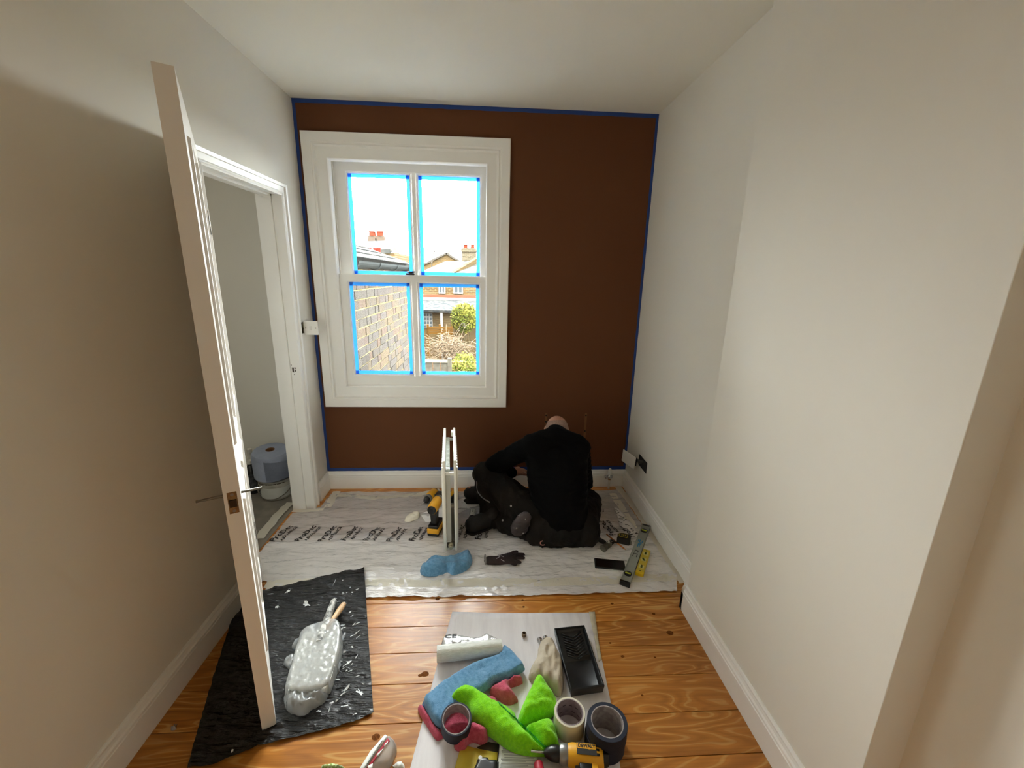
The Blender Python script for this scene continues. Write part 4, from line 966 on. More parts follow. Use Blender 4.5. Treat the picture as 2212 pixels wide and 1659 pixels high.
TREES = {}
def surf_hit(par, names, u, v):
    d = ray(u, v).normalized(); hit = None
    for o_ in par.children:
        if o_.type == 'MESH' and o_.name.startswith(names):
            if o_.name not in TREES:
                b_ = NB(); b_.from_mesh(o_.data); TREES[o_.name] = BVHTree.FromBMesh(b_); b_.free()
            h_ = TREES[o_.name].ray_cast(CAMP, d)
            if h_[0] is not None and (hit is None or h_[3] < hit[3]): hit = h_
    return hit
def hem(pxs, z, par, m, r=.0026, off=0):
    pts = []
    for (a, b) in zip(pxs, pxs[1:]):
        for k in range(6):
            x, y = a[0]+(b[0]-a[0])*k/6, a[1]+(b[1]-a[1])*k/6; h_ = surf_hit(par, ('fold',), 860+x*.24412, 1300+y*.24412)
            if h_ and (not pts or (h_[0]-pts[-1]).length < .05): pts.append(h_[0]+h_[1]*.0008)
    bm = NB()
    for a, b in zip(pts, pts[1:]): tube(bm, a, b, r, r, 6)
    obj('hem', bm, m, par, world=True)
hem([(1232, 602), (1268, 640), (1330, 715), (1390, 800), (1425, 885)], [.03, .05, .055, .05, .03], t, GREENH)
hem([(715, 765), (800, 815), (900, 905), (1010, 1010), (1110, 1095), (1200, 1185), (1290, 1275), (1380, 1290), (1458, 1268)], [.05, .062, .068, .068, .066, .062, .045, .03, .025], t, GREENH)
hem([(455, 835), (490, 778), (580, 728), (660, 735)], [.03, .04, .045, .05], t, GREENH)

# ---- tape rolls
def tape_roll(name, label, top, rout, rin, hgt, z0, m, core, coremat_pr, tilt=None, stackn=1):
    """top = pixel of the centre of the upper face"""
    c = pz(*top, z0+hgt); t = thing(name, label, 'tape roll', (c.x, c.y, z0), rot=tilt)
    h1_ = hgt/stackn
    for k in range(stackn):
        zb = h1_*k; bm = NB(); o_ = .0025 if k else 0
        lathe(bm, [(rin+.003, zb+.001), (rout-.001, zb), (rout, zb+.001), (rout, zb+h1_-.0015), (rout-.001, zb+h1_-.0005), (rin+.003, zb+h1_-.0005)], 40, Matrix.Translation((o_, -o_*.6, 0)), closed=True); 
        obj('tape_winding', bm, m, t, smooth='auto')
        bm = NB(); lathe(bm, [(rin, zb+.0005), (rin+.003, zb+.0005), (rin+.003, zb+h1_), (rin, zb+h1_)], 40, Matrix.Translation((o_, -o_*.6, 0)), closed=True); cr = obj('cardboard_core', bm, core, t, smooth='auto')
    return t
COREG = mat('grey_printed_core', '#a79f9c', .7, col2='#8c8484', vscale=70)
COREP = mat('mauve_printed_core', '#9b8d90', .7, col2='#86787c', vscale=60)
NAVY = mat('navy_tape', '#0f182e', .7, bump=.1, bscale=200); CREAM = mat('cream_tape', '#d9d3bd', .6, bump=.1, bscale=200)
tr_ = tape_roll('tape_roll', 'small dark blue masking tape roll sitting on the red and blue cloths', (985, 1546), .053, .044, .05, .03, mat('dark_blue_tape', '#18243c', .45), COREG, None, rot := None) if False else None
tr_ = tape_roll('tape_roll', 'small dark blue masking tape roll sitting on the red and blue cloths', (985, 1546), .051, .043, .05, .034, mat('dark_blue_tape', '#111a30', .65), COREG, None, tilt=(math.radians(10), math.radians(2), 0))
tc_ = tape_roll('tape_roll', 'cream masking tape roll standing on the card by the green cloth', (1231, 1537), .053, .043, .072, ZC, CREAM, COREP, None)
tn_ = tape_roll('tape_roll', 'tall stack of two navy masking tape rolls near the right edge of the card', (1310, 1557), .066, .050, .10, ZC, NAVY, COREG, None, stackn=2)
# dark printed dashes inside the cream roll's core
bm = NB()
for i in range(12):
    a = 2*PI*i/12
    for zz in (.02, .045):
        M = Matrix.Rotation(a+(.25 if zz > .03 else 0), 4, 'Z') @ Matrix.Translation((.0427, 0, zz)); cbox(bm, (0, 0, 0), (.0004, .011, .0035), M=M)
obj('core_print', bm, mat('core_print_ink', '#4d4146', .8), tc_)

# ---- roller tray
A, B, C_, D_ = (pz(*p, .04) for p in ((1197, 1358), (1262, 1351), (1306, 1482), (1233, 1492)))
t = thing('roller_tray', 'black plastic mini roller tray lying empty on the grey card', 'paint tray', (*((A+C_)/2).xy, ZC))
def quad_at(t_, ins):
    cx_ = (A+B+C_+D_)/4
    return [Vector((p.x+(cx_.x-p.x)*ins, p.y+(cx_.y-p.y)*ins*.55, 0)) for p in (A, B, C_, D_)]
bm = NB()
Q0, Q1, Q2, Q3 = quad_at(0, 0), quad_at(0, .09), quad_at(0, .16), quad_at(0, .05)
def lv(Q, zs): return [bm.verts.new((p.x, p.y, z_)) for p, z_ in zip(Q, zs)]
top = ZC+.038
L0 = lv(Q3, [ZC+.001]*4); L1 = lv(Q0, [top-.006]*4); L2 = lv(Q0, [top]*4); L3 = lv(Q1, [top]*4); L3b = lv(Q1, [top-.004]*4); L4 = lv(Q2, [ZC+.024, ZC+.024, ZC+.004, ZC+.004])
for X_, Y_2 in ((L0, L1), (L1, L2), (L2, L3), (L3, L3b), (L3b, L4)):
    for i in range(4): bm.faces.new((X_[i], X_[(i+1) % 4], Y_2[(i+1) % 4], Y_2[i]))
# ramp floor and well
mA = [L4[3].co.lerp(L4[0].co, .55), L4[2].co.lerp(L4[1].co, .55)]; e1_ = bm.verts.new((mA[0].x, mA[0].y, ZC+.016)); e2_ = bm.verts.new((mA[1].x, mA[1].y, ZC+.016)); f1 = bm.verts.new((mA[0].x+.004, mA[0].y-.012, ZC+.005)); f2 = bm.verts.new((mA[1].x+.004, mA[1].y-.012, ZC+.005))
bm.faces.new((L4[0], L4[1], e2_, e1_)); bm.faces.new((e1_, e2_, f2, f1)); bm.faces.new((f1, f2, L4[2], L4[3])); bm.faces.new(L0[::-1]); bm.faces.new((L4[0], e1_, f1, L4[3])); bm.faces.new((L4[1], L4[2], f2, e2_))
bmesh.ops.recalc_face_normals(bm, faces=bm.faces)
bmesh.ops.bevel(bm, geom=[e for e in bm.edges], offset=.0014, segments=2, affect='EDGES', profile=.5)
TRAYM = mat('black_tray_plastic', '#121213', .3); obj('tray_body', bm, TRAYM, t, world=True, smooth='auto')
ux = (B-A).normalized(); vy = (D_-A).normalized()
for k in range(9):
    for s_ in (0, 1):
        o0 = A+ux*(.028+.010*0)+vy*(.035+.0135*k); o0.z = 0
        f_ = (.022+.0135*k)/.14
        bm = NB(); mid = A+ux*.072+vy*(.045+.0125*k); end = A+ux*(.03 if s_ == 0 else .114)+vy*(.022+.0125*k)
        zz = ZC+.0255-.0075*f_; tube(bm, (mid.x, mid.y, zz), (end.x, end.y, zz+.001), .0015, n=5); obj('ramp_rib', bm, TRAYM, t, world=True)

# ---- wrapped radiator tails
a, b = pz(1164, 1384, .025), pz(1183, 1425, .03)
t = thing('wrapped_pipes', 'pair of chrome pipe ends wrapped in crumpled beige paper on the card', 'pipes', (a.x, a.y, ZC))
wr_ = C7([(1240, 385), (1275, 352), (1330, 345), (1388, 358), (1402, 420), (1450, 500), (1462, 600), (1468, 760), (1430, 830), (1330, 760), (1160, 690), (1150, 620), (1215, 520), (1238, 440)], .02)
bm = NB(); lobe(bm, wr_, .045, .035, z0=ZC, res=.0055, wr=.012, wf=(26, 9), seed=51, sm=2); obj('paper_wrap', bm, mat('beige_wrapping_paper', '#b3a691', .85, bump=.5, bscale=40, col2='#c2b7a4', vscale=14), t, world=True)
for c_, d_ in (((1250, 330), (1290, 460)), ((1300, 314), (1335, 440))):
    p, q = pz(860+c_[0]*.24412, 1300+c_[1]*.24412, .03), pz(860+d_[0]*.24412, 1300+d_[1]*.24412, .025); d = (q-p).normalized()
    bm = NB(); R_ = frame_to(p, q); R_.translation = p; L = (q-p).length
    lathe(bm, [(.0075, L), (.0095, L), (.0095, .012), (.0115, .010), (.0115, 0), (.0085, 0), (.0085, .015), (.0, .015)], 20, R_); obj('pipe', bm, METAL, t, world=True, smooth='auto')
p = pz(860+1115*.24412, 1300+288*.24412, .012)
t = thing('cap_nut', 'small brassy ring nut lying alone on the card near its top edge', 'nut', (p.x, p.y, ZC))
bm = NB(); lathe(bm, [(.0062, 0), (.0095, 0), (.0105, .002), (.0105, .012), (.0095, .014), (.007, .014), (.0062, .010)], 20, closed=True); obj('ring', bm, mat('tarnished_brass', '#7a6650', .35, metal=.9), t, smooth='auto')

# ---- yellow envelope, black case, instruction sheet, red grip
def flat(name, label, cat, poly, z, th, m, res=.02, bend=None):
    bm = NB(); lobe(bm, poly, .0004, .01, z0=z, res=res, sm=0, edge=th, zfun=bend); return tag(obj(name, bm, m), label, cat)
flat('card_wallet', 'yellow card wallet lying on the grey card at the bottom of the pile', 'wallet', C7([(560, 1262), (720, 1300), (880, 1332), (868, 1480), (840, 1640), (470, 1600), (500, 1471)], .01), ZC, .004, mat('yellow_card', '#d8c23c', .6, col2='#cdb636', vscale=12))
flat('pad', 'dark brown square pad peeping out behind the yellow wallet', 'pad', C7([(800, 1235), (893, 1255), (890, 1330), (878, 1450), (840, 1400), (700, 1280)], .01), ZC, .003, mat('dark_brown_pad', '#3d352a', .9))
po = C7([(698, 1362), (795, 1345), (815, 1378), (895, 1384), (880, 1640), (600, 1640), (650, 1480), (690, 1400)], .03)
t = thing('tool_clip', 'black moulded plastic tool clip lying over the yellow wallet', 'clip', (*po[0], ZC+.005))
bm = NB(); lobe(bm, po, .022, .012, z0=ZC+.006, res=.008, sm=0); obj('clip_body', bm, BLACKP, t, world=True)
p = pz(860+727*.24412, 1300+1385*.24412, .03); bm = NB(); tube(bm, (p.x, p.y, .0325), (p.x, p.y, .0345), .006, n=12); obj('rivet', bm, mat('pale_rivet', '#c9c9c4', .5), t, world=True)
ip = C7([(905, 1200), (925, 1180), (1245, 1300), (1225, 1480), (1200, 1660), (850, 1640), (880, 1471)], .02)
o_i = flat('instruction_sheet', 'white folded instruction sheet printed with grey lines, sticking out below the green cloth', 'paper', ip, ZC+.006, .003, mat('white_leaflet_paper', '#dde0d6', .7))
rows_ = [(1300, 925, 1215), (1318, 915, 1215), (1330, 920, 1200), (1352, 935, 1190), (1375, 940, 1200), (1392, 910, 1215), (1404, 920, 1130), (1425, 912, 1210), (1440, 905, 1150), (1452, 905, 1205), (1466, 900, 1190)]
bm = NB()
for yv, xa, xb in rows_:
    p, q = (pz(860+x*.24412, 1300+(yv+(x-900)*.04)*.24412, .015) for x in (xa, xb)); d = (q-p).normalized(); v = Vector((-d.y, d.x, 0))*.0016
    z_ = ZC+.0102; vv = [bm.verts.new((c.x, c.y, z_)) for c in (p-v, q-v, q+v, p+v)]; bm.faces.new(vv)
obj('printed_lines', bm, mat('grey_print', '#a9aca6', .8), o_i)
a, b = pz(1162, 1642, .025), pz(1172, 1700, .025)
t = thing('screwdriver', 'red plastic tool grip lying beside the drill at the front of the card', 'tool', (a.x, a.y, ZC)); a.z = b.z = ZC+.016
bm = NB(); stick(bm, [a, a.lerp(b, .1), a.lerp(b, .5), b], [.008, .0145, .0155, .014], 16); obj('grip', bm, mat('red_grip_plastic', '#b3263a', .4), t, world=True, smooth='auto')
bm = NB(); tube(bm, b, b+(b-a)*.8, .004, n=8); obj('shaft', bm, STEEL, t, world=True)

# ---- drills
def drill(name, label, M, text=True, impact=False, battery=True):
    """local: barrel axis +x (nose), handle down -z, width y; origin at handle top"""
    loc = M.translation; t = bpy.data.objects.new(name, None); COL.objects.link(t); t.matrix_world = M; ROOT[t.name] = M; tag(t, label, 'drill')
    L = .085 if impact else .11
    Rx = Matrix.Rotation(PI/2, 4, 'Y')
    bm = NB(); lathe(bm, [(0, -L*.62), (.022, -L*.62), (.029, -L*.52), (.031, -L*.2), (.030, L*.3), (.027, L*.42), (0, L*.42)], 24, Rx); 
    for v in bm.verts: v.co.z *= 1.12
    obj('motor_housing', bm, YELLOW, t, smooth='auto')
    bm = NB(); lathe(bm, [(0, -L*.74), (.019, -L*.74), (.0265, -L*.62), (.0265, -L*.58), (0, -L*.58)], 24, Rx); obj('rear_cap', bm, BLACKP, t, smooth='auto')
    bm = NB(); lathe(bm, [(.0, L*.42), (.0275, L*.42), (.0285, L*.46), (.0285, L*.60), (.025, L*.66), (0, L*.66)], 24, Rx); obj('collar', bm, mat('grey_metal_collar', '#9a9a98', .35, metal=.8), t, smooth='auto')
    bm = NB(); lathe(bm, [(0, L*.66), (.021, L*.66), (.0225, L*.72), (.021, L*.9), (.013, L*1.05), (.008, L*1.10), (0, L*1.10)], 18, Rx); obj('chuck', bm, BLACKP, t, smooth='auto')
    bm = NB(); tube(bm, (L*1.08, 0, 0), (L*1.08+.045, 0, 0), .0035, n=6); obj('drill_bit', bm, mat('pale_bit_steel', '#c9c9c6', .3, metal=.7), t)
    bm = NB(); prism(bm, [(-.030, -.015), (.018, -.015), (.010, -.05), (.006, -.115), (-.036, -.115), (-.040, -.06)], -.0165, .0165, M=Matrix.Rotation(PI/2, 4, 'X'), bev=.006); obj('handle', bm, BLACKP, t, smooth='auto')
    bm = NB(); prism(bm, [(-.042, -.01), (-.020, -.01), (-.026, -.05), (-.029, -.10), (-.043, -.10), (-.046, -.05)], -.0172, .0172, M=Matrix.Rotation(PI/2, 4, 'X'), bev=.006); obj('handle_panel', bm, YELLOW if text else BLACKP, t, smooth='auto')
    bm = NB(); cbox(bm, (.018, 0, -.042), (.014, .016, .03), .004); obj('trigger', bm, mat('dark_trigger', '#2a2a2b', .4), t)
    if battery:
        bm = NB(); cbox(bm, (-.004, 0, -.122), (.105, .062, .022), .006); obj('handle_foot', bm, BLACKP, t)
        bm = NB(); cbox(bm, (-.004, 0, -.147), (.112, .072, .034), .006); bt = obj('battery', bm, YELLOW, t)
        bm = NB(); cbox(bm, (-.004, 0, -.170), (.108, .070, .018), .005); obj('battery_base', bm, BLACKP, bt)
    if text:
        for s_ in (1, -1):
            o = NB(); cbox(o, (-.012, s_*.0303, .003), (.062, .0012, .036), .0005); obj('side_label', o, mat('drill_label_black', '#1b1712', .5), t)
            o = NB(); cbox(o, (-.012, s_*.0308, .010), (.058, .0012, .016), .0003); obj('label_band', o, YELLOW, t)
            text_obj('logo_lettering', 'DEWALT', .014, mat('drill_print', '#141210', .5), t, (-.039 if s_ < 0 else .015, s_*.0316, .0055), (-s_, 0, 0), (0, 0, 1), world=False, width=.054, bold=.0006)
            for k in range(3):
                o = NB(); cbox(o, (-.047, s_*.0287, .016-.013*k), (.010, .003, .007), .001); obj('vent_slot', o, DARK, t)
    return t
# standing drill beside the radiator: nose pointing away and to the right, base on the floor
p = pz(940, 1158, .0); 
M = Matrix.Translation((p.x, p.y+.045, .185)) @ Matrix.Rotation(math.radians(78), 4, 'Z')
drill('cordless_drill', 'yellow and black cordless drill standing upright left of the radiator', M, text=False)
# impact driver lying behind
p = pz(924, 1078, .035)
M = Matrix.Translation((p.x+.02, p.y+.05, .036)) @ Matrix.Rotation(math.radians(-112), 4, 'Z') @ Matrix.Rotation(math.radians(90), 4, 'X')
drill('impact_driver', 'small yellow impact driver lying on its side by the back skirting', M, text=False, impact=True)
# drill at the front, lying on its side
p = pz(1258, 1632, .045)
M = Matrix.Translation((p.x, p.y, ZC+.036)) @ Matrix.Rotation(math.radians(172), 4, 'Z') @ Matrix.Rotation(math.radians(90), 4, 'X')
drill('cordless_drill', 'yellow cordless drill with a name label lying on the card below the cream roll', M, text=True)

# ================================================================== RADIATOR
p0 = pz(960, 1203); p1 = pz(988, 1203)
RX0, RX1, RY0 = p0.x, p1.x+.002, 2.045; RL = .50; RZ0, RZ1 = .0, .578
t = thing('radiator', 'white double panel radiator standing end-on on the blue cloth, taken off the wall', 'radiator', ((RX0+RX1)/2, RY0+RL/2, 0))
RADW = mat('white_radiator_enamel', '#f3f2ea', .3)
RADG = mat('grey_radiator_inside', '#b4b6ae', .45)
def tilt(bm): return bm
for x_, nm in ((RX0, 'left'), (RX1-.015, 'right')):
    bm = NB(); box(bm, x_, x_+.015, RY0, RY0+RL, .035, RZ1, bev=.005); pn = obj('panel', bm, RADW, t, world=True, smooth='auto')
    for k in range(13):
        y_ = RY0+.03+k*(RL-.06)/12; bm = NB(); sgn = -1 if nm == 'left' else 1; xx = x_ if sgn < 0 else x_+.015
        tube(bm, (xx, y_, .07), (xx, y_, RZ1-.05), .006, n=8); obj('panel_ridge', bm, RADW, pn)
bm = NB(); fx = RX0+.017
for k in range(26):
    y_ = RY0+.02+k*(RL-.05)/25; box(bm, fx, fx+.020, y_, y_+.003, .08, RZ1-.055); 
box(bm, fx, fx+.001, RY0+.012, RY0+RL-.02, .08, RZ1-.056)
obj('convector_fins', bm, mat('pale_fin_metal', '#cfd3cc', .4), t, world=True)
bm = NB(); box(bm, RX0+.0152, RX1-.0155, RY0+.004, RY0+.010, RZ1-.085, RZ1-.068); box(bm, RX0+.0152, RX1-.0155, RY0+RL-.012, RY0+RL-.006, RZ1-.085, RZ1-.068); obj('grille_bar', bm, RADW, t, world=True)
bm = NB(); box(bm, RX0+.016, RX0+.040, RY0+.006, RY0+.009, .095, RZ1-.086); obj('end_plate', bm, RADG, t, world=True)
for zz in (.06, .30):
    bm = NB(); tube(bm, (RX0+.012, RY0+.03, zz), (RX1-.012, RY0+.03, zz), .014); obj('cross_pipe', bm, STEEL, t, world=True)
bm = NB(); tube(bm, ((RX0+RX1)/2, RY0+.004, .062), ((RX0+RX1)/2, RY0+.05, .062), .014); tube(bm, ((RX0+RX1)/2, RY0-.012, .062), ((RX0+RX1)/2, RY0+.006, .062), .010); obj('connector', bm, mat('pale_brass_connector', '#c9c3a8', .3, metal=.6), t, world=True)
bm = NB(); cbox(bm, ((RX0+RX1)/2, RY0+RL/2, .03), (RX1-RX0-.03, RL-.06, .012)); obj('bottom_rail', bm, RADW, t, world=True)
bm = NB(); cbox(bm, (RX1-.020, RY0+RL-.05, RZ1-.02), (.012, .05, .03), .004); obj('bracket_lug', bm, RADW, t, world=True)
t.rotation_euler = (0, 0, math.radians(5.0)); _c = Vector(t.location); _k = Vector((RX1, RY0, 0)); t.location = _k+Matrix.Rotation(math.radians(5.0), 3, 'Z') @ (_c-_k)
# blue cloth it stands on
t = thing('cleaning_cloth', 'pale blue cleaning cloth bunched under the end of the radiator', 'cloth', (-.23, 1.99, .006))
q = [(183, 1385), (195, 1355), (300, 1270), (390, 1285), (470, 1275), (520, 1258), (598, 1222), (622, 1240), (640, 1305), (600, 1370), (520, 1410), (460, 1430), (425, 1395), (380, 1415), (290, 1432), (200, 1422)]
BC2 = terry('pale_blue_cloth', '#77aed6', '#639ac6')
def cl(pts, h, r_, wr_, sd, z_, nm='fold', m=BC2, wf=(18, 26)):
    bm = NB(); lobe(bm, C5(pts, .02), h, r_, z0=z_, res=.006, wr=wr_, wf=wf, seed=sd, sm=2); return obj(nm, bm, m, t, world=True)
cl(q, .030, .035, .010, 61, .009, wf=(9, 15))
cl([(186, 1390), (240, 1335), (330, 1310), (400, 1330), (430, 1370), (420, 1400), (300, 1425), (210, 1420)], .042, .035, .007, 63, .010, wf=(8, 18))
cl([(430, 1385), (470, 1330), (540, 1280), (600, 1235), (632, 1290), (600, 1350), (530, 1400), (462, 1422)], .040, .03, .008, 64, .010, wf=(12, 12))
# white paper under and behind
flat('paper_sheet', 'white sheet of paper under the radiator behind the standing drill', 'paper', C5([(186, 905), (235, 980), (330, 985), (420, 960), (560, 880), (700, 830), (690, 790), (560, 770), (420, 830), (290, 870)], .01), .009, .0012, mat('white_paper', '#e6e4e2', .7), bend=lambda x, y: .004*noise.noise(Vector((x*7, y*9, 2))))
t = thing('tape_scrap', 'crumpled ball of cream tape beside the white paper', 'tape', (*C5([(110, 950)])[0], .007))
bm = NB(); lobe(bm, C5([(45, 965), (90, 925), (150, 895), (190, 905), (180, 945), (130, 965), (80, 978)], .01), .018, .015, z0=.007, res=.006, wr=.005, wf=(30, 26), seed=71, sm=1); obj('scrap', bm, mat('cream_scrap', '#e8e3d2', .6), t, world=True)

# thermostatic valve head
t = thing('thermostatic_valve', 'white and chrome thermostatic radiator valve lying on the sheet right of the radiator', 'valve', (*C5([(632, 960)])[0], .008))
a, b = Vector((*C5([(640, 890)], .022)[0], .030)), Vector((*C5([(622, 1015)], .022)[0], .030)); d = b-a; R_ = frame_to(a, b); R_.translation = a; L = d.length
bm = NB(); lathe(bm, [(0, 0), (.014, 0), (.019, .006), (.021, L*.3), (.020, L*.52), (0, L*.52)], 20, R_)
obj('valve_head', bm, mat('white_valve_plastic', '#dfe2d8', .4), t, world=True, smooth='auto')
for k in range(8):
    a_ = 2*PI*k/8; c = a+R_.to_3x3() @ Vector((.0205*math.cos(a_), .0205*math.sin(a_), 0)); e = c+d*.30; bm = NB(); tube(bm, c+d*.06, e, .0018, n=5); obj('grip_groove', bm, mat('grey_groove', '#8f928a', .5), t, world=True)
bm = NB(); lathe(bm, [(0, L*.52), (.022, L*.52), (.023, L*.6), (.022, L*.64), (0, L*.64)], 20, R_); obj('black_ring', bm, BLACKP, t, world=True, smooth='auto')
bm = NB(); lathe(bm, [(0, L*.64), (.019, L*.64), (.020, L*.85), (.014, L*.95), (.013, L*1.1), (0, L*1.1)], 20, R_); cm = b-d*.12; tube(bm, cm-Vector((.0, .0, .0)), cm+Vector((.028, -.006, .004)), .011); obj('valve_body', bm, METAL, t, world=True, smooth='auto')

# glove
g0 = Vector((*C5([(735, 1300)], .02)[0], .012)); gx = lambda u, v, z=.026: Vector((*C5([(u, v)], z)[0], z))
t = thing('work_glove', 'dark maroon rubber coated work glove lying on the plastic sheet', 'glove', (g0.x+.08, g0.y, .008))
sh = [('c', gx(775, 1300), .027, gx(870, 1300), .029), ('c', gx(870, 1300), .029, gx(950, 1285), .030), ('c', gx(860, 1285), .022, gx(950, 1262), .022)]
for a, b, r_ in (((950, 1255), (1010, 1228), .013), ((960, 1262), (1068, 1252), .013), ((965, 1282), (1070, 1280), .0125), ((960, 1305), (1040, 1318), .012), ((900, 1310), (1000, 1335), .012)):
    A_, B_ = gx(*a, .026), gx(*b, .018); md = A_.lerp(B_, .55)+Vector((0, 0, .006)); sh += [('c', A_, r_*1.1, md, r_), ('c', md, r_, B_, r_*.85)]
me = blob(sh, .005, 3); 
for v in me.vertices: v.co.z = max(.008, .008+(v.co.z-.008)*.72)
obj('glove_body', me, mat('maroon_rubber_glove', '#2c161b', .55, col2='#1a1012', vscale=16, bump=.4, bscale=120), t, world=True, smooth=True)
a, b = gx(738, 1302), gx(762, 1300); R_ = frame_to(a, b); R_.translation = Vector((a.x, a.y, .027)); bm = NB()
lathe(bm, [(.024, 0), (.029, 0), (.029, .007), (.024, .007)], 24, R_ @ Matrix.Diagonal((.75, 1.05, 1, 1)), closed=True); 
for v in bm.verts: v.co.z = max(.008, v.co.z)
obj('cuff_hem', bm, mat('grey_cuff_edge', '#8e8a8a', .8), t, world=True, smooth='auto')
bm = NB(); R2 = R_ @ Matrix.Diagonal((.75, 1.05, 1, 1)); tube(bm, (0, 0, 0), (0, 0, .003), .0238, n=20)
bmesh.ops.transform(bm, matrix=R2, verts=bm.verts)
for v in bm.verts: v.co.z = max(.0085, v.co.z)
obj('cuff_opening', bm, DARK, t, world=True)
rg = random.Random(4); bm = NB()
for k in range(5):
    a = gx(860+rg.uniform(-10, 40), 1265+rg.uniform(-10, 50), .047); cbox(bm, (0, 0, 0), (rg.uniform(.012, .026), .003, .002), M=Matrix.Translation((a.x, a.y, .0455)) @ Matrix.Rotation(rg.uniform(-1.2, 1.2), 4, 'Z'))
obj('logo_print', bm, mat('pale_glove_print', '#b5acb0', .7), t, world=True)

# ================================================================== TOOLS ON THE RIGHT
ph = [(1685, 1292), (1938, 1318), (1930, 1392), (1665, 1366)]
P4 = C5(ph, .012); a = Vector((*P4[3], 0)); u = (Vector((*P4[2], 0))-a); v = Vector((*P4[0], 0))-a
def oriented(bm, c, ux_, s, bev, mi=0): 
    ang_ = math.atan2(ux_.y, ux_.x); return cbox(bm, (0, 0, 0), s, bev, mi, Matrix.Translation(c) @ Matrix.Rotation(ang_, 4, 'Z'))
cx_ = (Vector((*P4[0], 0))+Vector((*P4[2], 0)))/2
t = thing('mobile_phone', 'black mobile phone lying face up on the plastic sheet left of the spirit level', 'phone', (cx_.x, cx_.y, .008))
bm = NB(); oriented(bm, (cx_.x, cx_.y, .013), u, (u.length, .078, .0095), .004); obj('case', bm, mat('black_phone_case', '#0b0b0c', .45), t, world=True, smooth='auto')
bm = NB(); oriented(bm, (cx_.x, cx_.y, .018), u, (u.length-.012, .068, .0012), .0004); obj('screen', bm, mat('black_phone_glass', '#050506', .18), t, world=True)
# long spirit level
a, b = pz(1349, 1263, .02), pz(1396, 1137, .02); u = b-a; L = u.length; an = math.atan2(u.y, u.x); c = (a+b)/2
t = thing('spirit_level', 'long grey aluminium spirit level across the plastic sheet edge by the alcove skirting', 'spirit level', (c.x, c.y, .008), rot=(math.radians(38), 0, 0))
t.rotation_euler = (0, 0, an); ROOT[t.name] = Matrix.Translation((c.x, c.y, .008)) @ Matrix.Rotation(an, 4, 'Z')
LH, LW = .024, .05
LVM = mat('brushed_grey_aluminium', '#a3a79e', .38, metal=.35, col2='#8f938b', vscale=6)
bm = NB(); box(bm, -L/2+.012, L/2-.012, -LW/2, LW/2, .0, LH, bev=.0015); obj('level_bar', bm, LVM, t)
for yy in (-LW/2+.004, LW/2-.004):
    bm = NB(); box(bm, -L/2+.012, L/2-.012, yy-.003, yy+.003, LH-.0005, LH+.002); obj('edge_rail', bm, LVM, t)
for s_ in (-1, 1):
    bm = NB(); box(bm, s_*L/2-(.016 if s_ > 0 else 0), s_*L/2+(.016 if s_ < 0 else 0), -LW/2-.001, LW/2+.001, -.0005, LH+.0025, bev=.003); obj('end_cap', bm, BLACKP, t)
VIAL = mat('yellow_green_vial', '#b9c23a', .15); VB = mat('black_vial_surround', '#121212', .4)
for x_, rot_ in ((-L/2+.075, 0), (L/2-.075, 0)):
    bm = NB(); lathe(bm, [(.0, LH), (.021, LH), (.021, LH+.0025), (.017, LH+.003), (0, LH+.003)], 24, Matrix.Translation((x_, 0, 0)) @ Matrix.Diagonal((1, .95, 1, 1))); vb = obj('vial_surround', bm, VB, t, smooth='auto')
    bm = NB(); tube(bm, (x_, -.014, LH+.003), (x_, .014, LH+.003), .005, n=12); obj('vial', bm, VIAL, vb)
    for yy in (-.004, .004):
        bm = NB(); cbox(bm, (x_, yy, LH+.0082), (.006, .001, .0004)); obj('vial_mark', bm, VB, vb)
bm = NB()
for k, (x_, y_, sx_, sy_) in enumerate(((-.035, .010, .03, .004), (-.035, -.010, .03, .004), (-.021, .0, .004, .022), (.004, .008, .018, .004), (.004, -.008, .018, .004), (.012, 0, .004, .012))):
    cbox(bm, (x_-.01, y_, LH+.0004), (sx_, sy_, .0008))
obj('black_marks', bm, VB, t)
bm = NB()
for k in range(9): cbox(bm, (.075+rg.uniform(-.03, .03), rg.uniform(-.015, .015), LH+.0005), (rg.uniform(.012, .03), rg.uniform(.003, .007), .0008), M=None)
obj('blue_sticker', bm, mat('blue_sticker_print', '#2f7fb5', .5), t)
# short yellow level
a, b = pz(1381, 1241, .02), pz(1397, 1190, .02); u = b-a; L = u.length; an = math.atan2(u.y, u.x); c = (a+b)/2
t = thing('torpedo_level', 'short yellow spirit level with three vials beside the long grey one', 'spirit level', (c.x, c.y, .008)); t.rotation_euler = (0, 0, an); ROOT[t.name] = Matrix.Translation((c.x, c.y, .008)) @ Matrix.Rotation(an, 4, 'Z')
bm = NB(); box(bm, -L/2, L/2, -.021, .021, 0, .022, bev=.003); obj('level_body', bm, mat('yellow_level_plastic', '#c9b23a', .4), t)
for k, x_ in enumerate((-L*.25, .01, L*.30)):
    bm = NB(); cbox(bm, (x_, 0, .0222), (.028, .026, .001), .0003); w_o = obj('vial_window', bm, mat('pale_vial_window', '#d6d08a', .3), t)
    bm = NB(); tube(bm, (x_-.009, -.006 if k == 1 else 0, .0225), (x_+.009, .006 if k == 1 else 0, .0225), .005, n=10); obj('vial', bm, mat('dark_green_vial', '#4d5a1e', .2), w_o)
for x_ in (-L*.42, L*.43):
    bm = NB(); tube(bm, (x_, 0, .0215), (x_, 0, .0226), .004, n=10); obj('hang_hole', bm, DARK, t)
bm = NB(); box(bm, -L/2-.001, -L/2+.02, -.0213, .0213, -.0002, .0222, bev=.003); obj('end_block', bm, mat('bright_yellow_end', '#e0bd18', .4), t)
